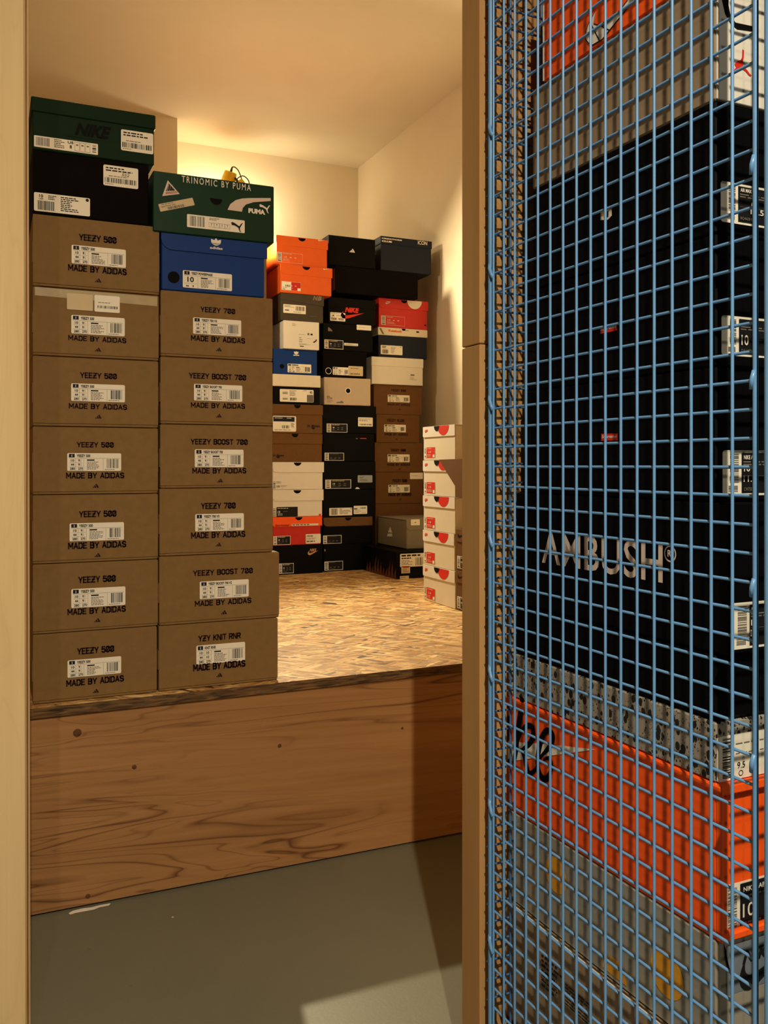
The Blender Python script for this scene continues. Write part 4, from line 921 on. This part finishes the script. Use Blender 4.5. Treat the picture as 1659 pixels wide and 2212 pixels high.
# folded cardboard flap clipped between the two top white boxes
fx = UF - .006
pts = [at_U(948, 993, fx), at_U(1030, 990, fx), at_U(1030, 1082, fx), at_U(983.5, 1074, fx), at_U(983, 1050, fx)]
mb = MB(); fr_ = [tuple(p) for p in pts]; bk = [(p.x + .003, p.y, p.z) for p in pts]
mb.poly(fr_, KRAFT2); mb.poly(bk[::-1], KRAFT2)
for i in range(5): mb.poly([fr_[i], bk[i], bk[(i + 1) % 5], fr_[(i + 1) % 5]], KRAFT2)
tag(mb.build('cardboard_flap'), 'loose brown cardboard flap hanging over the stack of white boxes', 'cardboard')
GG = 'brown shoe boxes beside the timber post'
z = ZP + .0005
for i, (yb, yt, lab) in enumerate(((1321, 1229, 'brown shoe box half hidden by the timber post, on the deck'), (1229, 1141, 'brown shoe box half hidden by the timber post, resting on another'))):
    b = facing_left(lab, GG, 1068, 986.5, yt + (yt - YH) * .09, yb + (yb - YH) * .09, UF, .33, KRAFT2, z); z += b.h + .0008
    b.flap(b.h * .30, KRAFT2, SHADE_BLACK, None, face='L', rad=.006)
    lp = b.lidproud; b.sheet('L', lp, b.lid).swoosh(.05, .09, .26, .2, PRINT)
    O, ex, ez, n, w_, h_ = b.faces('L'); mb = MB(); s = Sheet(mb, Vector(O) + Vector(ex) * (w_ * .02) + Vector(ez) * (h_ * .05), ex, ez, n, w_ * .42, h_ * .30, .0007); sneaker_dark(s, 30 + i); b.extra.append(('size_label', mb)); b.done()

# ------------------------------------------------------------------ the lamps lying on cartons at the back, one bulb added as fill
zc = 1.80
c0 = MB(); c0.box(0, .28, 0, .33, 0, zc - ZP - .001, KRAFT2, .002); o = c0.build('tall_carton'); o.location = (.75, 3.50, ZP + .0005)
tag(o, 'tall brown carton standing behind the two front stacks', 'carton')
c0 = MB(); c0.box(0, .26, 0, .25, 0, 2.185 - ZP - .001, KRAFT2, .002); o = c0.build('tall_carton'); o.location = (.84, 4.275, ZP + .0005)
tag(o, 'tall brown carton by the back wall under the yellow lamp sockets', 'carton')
def glow(name, col, k):
    m, n, l, b = new_mat(name); b.inputs['Emission Color'].default_value = col; b.inputs['Emission Strength'].default_value = k; b.inputs['Base Color'].default_value = (1, .9, .7, 1); return m
def pendant(label, cap, axis, cab, k, r=1.0, reflector=False):
    root = empty('lamp_socket', cap); tag(root, label, 'lamp', 'yellow lamp sockets on black cables'); ax = Vector(axis).normalized()
    G = glow('lit_bulb_glass', (1.0, .82, .50, 1), k)
    mb = MB(); mb.lathe((0, 0, 0), ax, [(.0005, 0), (.024 * r, 0), (.0275 * r, .004), (.033 * r, .058), (.0325 * r, .060), (.02 * r, .060)], YELLOW, 28); mb.build('socket', root)
    mb = MB(); mb.lathe((0, 0, 0), ax, [(.0005, -.022), (.004, -.022), (.0065, 0)], CABLE, 14); mb.build('strain_relief', root)
    if reflector:
        mb = MB(); mb.lathe((0, 0, 0), ax, [(.013, .052), (.016, .066), (.029, .100), (.031, .112), (.0295, .112), (.0285, .106)], WHITE, 24)
        mb.lathe((0, 0, 0), ax, [(.0288, .107), (.015, .1065), (.0005, .1064)], G, 24); mb.build('bulb', root)
        mb = MB(); mb.tube([Vector(p) - Vector(cap) for p in cab], .0028, CABLE, 8); mb.build('cable', root); return
    mb = MB(); mb.lathe((0, 0, 0), ax, [(.013, .052), (.015, .062), (.024, .080), (.0295, .094)], WHITE, 20)
    mb.lathe((0, 0, 0), ax, [(.0295, .0942), (.0295, .100), (.027, .112), (.020, .122), (.010, .128), (.0005, .130)], G, 20); mb.build('bulb', root)
    mb = MB(); mb.tube([Vector(p) - Vector(cap) for p in cab], .0028, CABLE, 8); mb.build('cable', root)
def LV(x, y, V=4.34): return at_V(340 + x * .2049, 220 + y * .2049, V)
cap = LV(775, 738)
pendant('larger yellow lamp socket with a looping dark cable behind the green box', cap, (-.20, .30, -.9), spline([LV(783, 708), LV(787, 690), LV(815, 688), LV(850, 720), LV(875, 775), LV(893, 830), LV(915, 880), LV(935, 960, 4.35), LV(940, 1100, 4.32)]), LAMP_A, 1.12)
cap = LV(845, 840, 4.32)
pendant('small yellow lamp socket barely showing above the green box', cap, (.6, .2, -.7), spline([LV(842, 822, 4.32), LV(848, 805, 4.32), LV(880, 785, 4.33), LV(915, 785, 4.33), LV(950, 815, 4.33), LV(967, 850, 4.33), LV(972, 900, 4.33), LV(968, 1000, 4.33), LV(965, 1150, 4.33)]), LAMP_A * .5)
c0 = MB(); c0.box(0, .26, 0, .26, 0, 1.55 - ZP - .001, KRAFT2, .002); o = c0.build('tall_carton'); o.location = (.40, 3.12, ZP + .0005)
tag(o, 'tall brown carton behind the right front stack, with the added fill bulb on top', 'carton')
c = Vector((.56, 3.24, 1.592))  # unseen bulb added to brighten the right wall and the back stacks
pendant('added fill bulb, unseen, on the carton behind the right front stack', c, (.85, -.30, -.03), spline([c + Vector((-.018, .006, .001)), c + Vector((-.06, .05, .0)), c + Vector((-.10, .10, -.03)), c + Vector((-.10, .16, -.05)), c + Vector((-.10, .17, -.3))]), FILL_C, .9)
c = Vector((.93, 3.625, 2.0))
pendant('reflector lamp leaning over the carton behind the two front stacks', c, (.14, -.66, -.72), spline([c + Vector((-.005, .02, .018)), c + Vector((-.01, .06, .03)), c + Vector((-.02, .10, -.02)), c + Vector((-.02, .11, -.19))]), LAMP_B, .45, True)

# ------------------------------------------------------------------ the wire cage and its boxes
CO, CR = Vector((.600, 1.000, 0)), math.radians(1.1)
cage = empty('wire_cage', CO, CR); tag(cage, 'blue welded wire-mesh cage with posts, holding a stack of shoe boxes', 'cage')
SPC, WR = .025, .00155
zs = [.8487 + .0254 * k for k in range(-28, 45)]
mb = MB()
for n_ in range(-1, 17):
    y = -(n_ + 1.2) * SPC; y = max(y, -.4295)
    r = WR
    mb.rod((0, y, .10), (0, y, 1.985), r, STEELBLUE, 8, False)
for z in zs: mb.rod((.0028, -.4305, z), (.0028, .002, z), WR, STEELBLUE, 8, False)
mb.build('side_mesh', cage)
mb = MB()
for k in range(1, 34): mb.rod((k * SPC + .01, .008, .10), (k * SPC + .01, .008, 1.985), WR, DKBLUE, 6, False)
for z in zs: mb.rod((0, .0108, z + .004), (.86, .0108, z + .004), WR, DKBLUE, 6, False)
mb.build('back_mesh', cage)
mb = MB()
for k in range(1, 33): mb.rod((k * SPC + .005, -.448, .10), (k * SPC + .005, -.448, 1.985), WR, DKBLUE, 6, False)
for z in zs: mb.rod((.0, -.451, z), (.84, -.451, z), WR, DKBLUE, 6, False)
mb.build('front_mesh', cage)
mb = MB(); mb.rod((.0022, .0045, .06), (.0022, .0045, 2.0), .0037, STEELBLUE, 14); mb.build('edge_rod', cage)
for yk in (280, 585, 870, 1165, 1455, 1745, 2040):
    z = H - (yk - YH) / F * 1.157; mb = MB()
    mb.tube([(.0015, .0055, z + .012), (-.0008, .003, z + .004), (-.001, -.001, z - .004), (-.0005, -.005, z - .010)], .0026, STEELBLUE, 8); mb.build('weld_clip', cage)
mb = MB(); mb.rod((-.0006, -.4315, .06), (-.0006, -.4315, 2.0), .0025, STEELBLUE, 14); mb.build('edge_rod', cage)
for yk in (355, 820, 1270, 1650):
    z = H - (yk - YH) / F * .766; mb = MB(); mb.tube([(-.002, -.4315, z + .008), (-.0035, -.430, z), (-.002, -.4285, z - .008)], .0022, STEELBLUE, 8); mb.build('weld_clip', cage)
mb = MB(); mb.rod((-.008, -.4525, 0), (-.008, -.4525, 2.0), .004, STEELBLUE, 16); mb.build('post', cage)
mb = MB(); mb.box(.85, .874, -.466, -.438, 0, 2.0, STEELBLUE, .003, 2); mb.build('post', cage)
mb = MB(); mb.box(.85, .874, -.01, .0065, 0, 2.0, STEELBLUE, .003, 2); mb.build('post', cage)
mb = MB(); mb.box(.006, .84, -.43, .005, .0, .1, DKBLUE, .002); mb.build('base_tray', cage)
mb = MB(); mb.box(-.008, .86, -.45, .012, 2.0, 2.02, STEELBLUE, .002); mb.build('top_frame', cage)

MX = Vector((math.cos(CR), math.sin(CR), 0)); MY = Vector((-math.sin(CR), math.cos(CR), 0))
def on_side(x, y, g):
    d = ray(x, y); c = Vector((0, 0, H)); O = CO + MX * g; t = (O - c).dot(MX) / d.dot(MX); return c + d * t
GR = 'shoe boxes stacked inside the blue wire cage'
def caged(label, far, yt, yb, body, near=1547, g=.045, w=.25, zb=None, zt=None, **kw):
    a, f, t = on_side(near, yb, g), on_side(far, yb, g), on_side(near, yt, g)
    z0 = a.z if zb is None else zb; z1 = t.z if zt is None else zt
    O = Vector((a.x, a.y, z0))
    return Box(label, GR, O, w, z1 - z0 - .0008, (f - a).dot(MY), body, CR, **kw)
S1, S2, S3, S4, S5 = K(1000, 0, .39723), K(1000, 400, .39723), K(1000, 1000, .39723), K(1000, 1400, .39723), K(1000, 1750, .39723)
T0, T1, T2, T3, T4, T5_, T6 = K(1480, 0, .11753), K(1040, 1380, .17185), K(1480, 380, .11753), K(1480, 850, .11753), K(1480, 1280, .11753), K(1480, 1540, .11753), K(1480, 1880, .15004)
PGREY = card('glossy_pale_grey_card', (150, 144, 132), .1, .7, .03, 30, 0)
zr = .1005
b = caged('taupe shoe box with fine printed lines, lowest in the wire cage', 1089, 2306, 2600, TAUPE, g=.041, w=.255, zb=zr)
b.cap(.058, TAUPE, .001); b.lid.box(-.0016, .0006, -.0005, b.d + .0005, b.h - .0022, b.h - .0002, WHITE, 0)
for (x0, y0, x1, y1) in ((430, 780, 560, 1000), (560, 940, 720, 1120)):
    u0, v0 = b.P('L', *S5(x0, y0), .001); u1, v1 = b.P('L', *S5(x1, y1), .001); b.sheet('L', .0014, b.lid).lines(u0, min(v0, v1), u1, max(v0, v1) + .12, PRINT, 7, x0, .4)
b.done(); zr = b.loc.z + b.h + .0008
b = caged('glossy pale grey shoe box with amber discs, under the orange box in the cage', 1100, 2032, 2310, PGREY, zb=zr)
sh = b.sheet('L')
for (x, y, r) in ((507, 352, .0225), (1110, 892, .0245), (826, 905, .021)):
    u, v = b.P('L', *S5(x, y)); half = v > 1 - r / b.h; sh.disc(u, min(v, .985), r, GOLDY, a1=180 if half else 360)
sh = b.sheet('F'); u0, v0 = b.P('F', *T6(590, 1045)); u1, v1 = b.P('F', *T6(1500, 1290)); GPATCH = card('grey_patch_print', (112, 120, 132), .5, .3, .1, 60, 0)
sh.rect(u0, max(.02, v0 + .03), .97, min(.9, v1 + .12), GPATCH); b.sheet('F', lift=.001).text('NIKE', *b.P('F', *T6(810, 1160)), *b.P('F', *T6(1300, 1180)), PRINT, .05, .3); u0, v0 = b.P('F', *T6(770, 1300)); u1, v1 = b.P('F', *T6(1500, 1300)); b.sheet('F', lift=.001).swoosh(u0, v0, u1, v1 + .13, PRINT)
STRAP = [(540, 1035), (575, 1140), (590, 1260), (620, 1380), (670, 1510), (640, 1490), (590, 1380), (560, 1260), (550, 1140)]
b.pxpoly(T6, STRAP[::-1], SHADE_BLACK, lift=.0014)
b.done(); zr = b.loc.z + b.h + .0008
b = caged('big orange-red drawer-style shoe box with black script lettering, in the wire cage', 1084, 1692, 2030, ORED, zb=zr)
for q in ((-.0002, b.w, 0, .008), (-.0002, b.w, b.h - .010, b.h)): b.body.box(q[0], q[1], -.008, .001, q[2], q[3], ORED, .0015)
for q in ((0, .007), (b.w - .007, b.w)): b.body.box(q[0], q[1], -.008, .001, .008, b.h - .010, ORED, .0012)
b.body.box(-.0022, .0008, -.007, b.d, b.h - .0125, b.h - .0008, ORED, .001)
sh = b.sheet('L', .0002)
def SP(pts): return [b.P('L', *T1(*p)) for p in pts]
sh.fr(SP([(262, 1550), (500, 1520), (1000, 1450), (1440, 1390), (1000, 1340), (720, 1315), (430, 1295), (262, 1275)]), WPR)
s2 = b.sheet('L', lift=.0012)
s2.stroke(SP([(375, 995), (335, 1030), (325, 1250), (300, 1420), (310, 1540), (345, 1545), (390, 1465)]), [.004, .009, .0085, .008, .007, .005, .002], BLACK)
u, v = b.P('L', *T1(345, 795)); s2.disc(u, v, .0095, BLACK)
s2.stroke(SP([(525, 735), (505, 900), (470, 1150), (445, 1400), (420, 1560), (470, 1640)]), [.008, .0105, .0105, .0095, .008, .001], BLACK, .0013)
s2.stroke(SP([(470, 1290), (520, 1150), (590, 1090), (655, 1120), (660, 1230), (600, 1330), (520, 1390)]), [.003, .006, .0075, .009, .0095, .007, .004], BLACK, .0014)
s2.stroke(SP([(500, 1380), (550, 1480), (590, 1640), (620, 1690), (690, 1640), (745, 1500)]), [.004, .009, .0095, .007, .005, .003], BLACK, .0015)
s2.stroke(SP([(735, 1500), (830, 1400), (900, 1300), (915, 1210), (870, 1150), (810, 1170), (760, 1280), (725, 1450), (722, 1600), (760, 1720), (820, 1760), (875, 1690), (895, 1560), (860, 1500), (790, 1520)]), [.003, .006, .008, .007, .007, .008, .0095, .0095, .009, .009, .0085, .0075, .006, .005, .003], BLACK, .0016)
s = b.sticker(PAPER, 537, 235, 1500, 655, name='size_label', K=T6); s.rect(.245, .03, 1, .97, PRINT, .0012); s.bars(.07, .08, .2, .94, GREYP, 22, 3, upright=False); s.lift = .0015; s.text('NIKE LAB', .28, .1, .6, .2, WPR, .02); s.lines(.28, .28, .8, .36, GREYP, 1, 3); s.text('10', .27, .44, .44, .72, WPR, .005); s.lines(.28, .82, .6, .92, GREYP, 1, 5)
b.done(); zr = b.loc.z + b.h + .0008
b = caged('flat grey shoe box speckled with black, on the orange one in the cage', 1112, 1560, 1690, SPECK, zb=zr, near=1546)
s = b.sticker(PAPER, 580, 452, 1750, 1045, name='size_label', K=T5_); s.bars(.08, .05, .22, .95, PRINT, 24, 3, upright=False); s.lines(.28, .2, .95, .26, GREYP, 1, 3); s.lines(.28, .42, .95, .5, GREYP, 1, 4, .3); s.text('9.5', .3, .62, .42, .76, PRINT); s.disc(.36, .88, .003, PRINT, .0022)
b.done(); zr = b.loc.z + b.h + .0008
b = caged('plain black flat shoe box between the speckled box and the lettered black one', 1113, 1412, 1560, BLACK, zb=zr, near=1548, bev=.004); b.done(); zr = b.loc.z + b.h + .0008
def dark_label(b, Kx, q, l1, rows, code, seed, split=.3):
    s = b.sticker(PAPER, *q, name='size_label', K=Kx); s.rect(split, .06, .985, .94, PRINT, .0012); s.bars(.1, .08, split * .85, .72, GREYP, 22, seed, upright=False); s.bars(.08, .78, split * .8, .92, GREYP, 6, seed + 2, upright=False); s.lift = .0015
    if l1: s.text(l1, split + .02, .11, split + .02 + .022 * len(l1), .2, WPR, .02)
    s.lines(split + .02, .24, .95, .36, GREYP, 2, seed, .5)
    for t, u, v, hh in rows: s.text(t, u, v, u + .046 * len(t), v + hh, WPR, .015)
    s.rect(split + .02, .56, .97, .567, GREYP); s.text(code, split + .02, .82, split + .02 + .02 * len(code), .9, GREYP, .01)
b = caged('black shoe box with large pale lettering along its side, in the wire cage', 1114, 1085, 1412, BLACK, zb=zr, near=1566)
b.pxtext(S3, 'AMBUSH', (433, 365, 1090, 655), PINKW, 'L', bold=.012, space=1.04); b.pxtext(S3, 'R', (1116, 472, 1138, 512), PINKW, 'L', bold=.02)
u, v = b.P('L', *S3(1129, 494)); b.sheet('L').disc(u, v, .0088, PINKW, .0072)
dark_label(b, T4, (845, 200, 1900, 930), 'NIKE', [('10', .31, .38, .13), ('11', .3, .60, .14)], 'CV7562', 11)
b.done(); zr = b.loc.z + b.h + .0008
def redtag(b, Kx, q):
    b.pxpoly(Kx, q, REDP, 'L'); x0, y0 = q[3]; x1, y1 = q[1]; b.pxtext(Kx, 'Supreme', (x0 + 4, y0 + 7, x1 - 4, y1 - 9), WPR, 'L', bold=.02, shear=.15)
b = caged('black shoe box with a small red tag, directly above the lettered box in the cage', 1137, 790, 1085, BLACK, zb=zr, near=1547)
redtag(b, S2, [(753, 1390), (843, 1388), (843, 1350), (753, 1352)])
dark_label(b, T3, (685, 1040, 1900, 1858), 'NIKE AIR', [('10', .29, .33, .14), ('11.5', .285, .56, .14)], 'CW7582 001', 12, .27)
b.done(); zr = b.loc.z + b.h + .0008
b = caged('black shoe box with a red tag, second black one from the cage top', 1154, 502, 790, BLACK, zb=zr, near=1547)
redtag(b, S2, [(750, 808), (840, 790), (838, 752), (748, 770)])
dark_label(b, S2, (1405, 706, 1815, 953), '', [('10', .235, .46, .26)], 'DA1472 200', 13, .215)
b.done(); zr = b.loc.z + b.h + .0008
b = caged('black shoe box with a tiny hexagon emblem, directly under the grey one in the cage', 1150, 215, 502, BLACK, zb=zr, near=1546)
b.pxpoly(S2, [(750, 190), (790, 188), (812, 165), (810, 118), (782, 124), (752, 148)], CREAM, 'L'); b.pxpoly(S2, [(770, 178), (795, 172), (795, 140), (770, 150)], BLACK, 'L', lift=.001); b.pxpoly(S2, [(798, 132), (818, 128), (816, 110), (800, 118)], REDP, 'L', lift=.001); b.pxpoly(S2, [(752, 168), (768, 165), (768, 150), (752, 152)], TAN, 'L', lift=.001)
dark_label(b, T2, (650, 88, 1950, 1042), 'AIR MAX', [('10', .40, .43, .14), ('11.5', .39, .58, .14)], 'BQ4629 001', 14, .23)
b.done(); zr = b.loc.z + b.h + .0008
b = caged('grey shoe box with a white end and red jumping-figure logo, in the wire cage', 1150, -72, 215, TAUPE, zb=zr, near=1546)
b.body.box(.0008, b.w - .0008, -.0012, .0005, .0008, b.h - .0012, WHITE, .0006)
J = [(1045, 905), (1075, 930), (1070, 1060), (1055, 1130), (1060, 1220), (1130, 1290), (1185, 1365), (1215, 1385), (1200, 1405), (1165, 1390), (1100, 1310), (1030, 1265), (940, 1300), (870, 1350), (820, 1330), (880, 1300), (930, 1240), (900, 1180), (960, 1120), (1010, 1110), (1040, 1050)]
b.pxpoly(T0, J[::-1], REDP, 'F', .0012)
b.pxpoly(T0, [(670, 0), (672, -560), (800, -560), (790, 100), (830, 300), (920, 420), (1300, 500), (1300, 590), (950, 540), (830, 440), (730, 260)], SHADE_BLACK, 'F', .0012)
b.done(); zr = b.loc.z + b.h + .0008
b = caged('bright red-orange shoe box with a white tick, topmost visible in the wire cage', 1174, -370, -72, ORED, zb=zr, near=1546)
b.pxpoly(S1, [(672, 170), (690, 120), (725, 60), (715, 130), (760, 145), (830, 90), (900, 0), (960, -80), (990, -80), (930, 0), (860, 90), (760, 215), (700, 250), (670, 215)], WPR, 'L')
sk = b.sheet('L', lift=.001)
for pts in ([(672, 170), (690, 120), (725, 60), (715, 130), (760, 145), (830, 90), (900, 0)], [(930, 0), (860, 90), (760, 215), (700, 250), (670, 215), (672, 170)], [(700, 130), (745, 220)], [(760, 145), (800, 165)], [(835, 80), (870, 70)]):
    sk.stroke([b.P('L', *S1(*p)) for p in pts], .0012, SHADE_BLACK)
b.body.box(-.001, .001, b.d - .002, b.d + .0005, .001, b.h - .001, WHITE, .0003)
b.done()
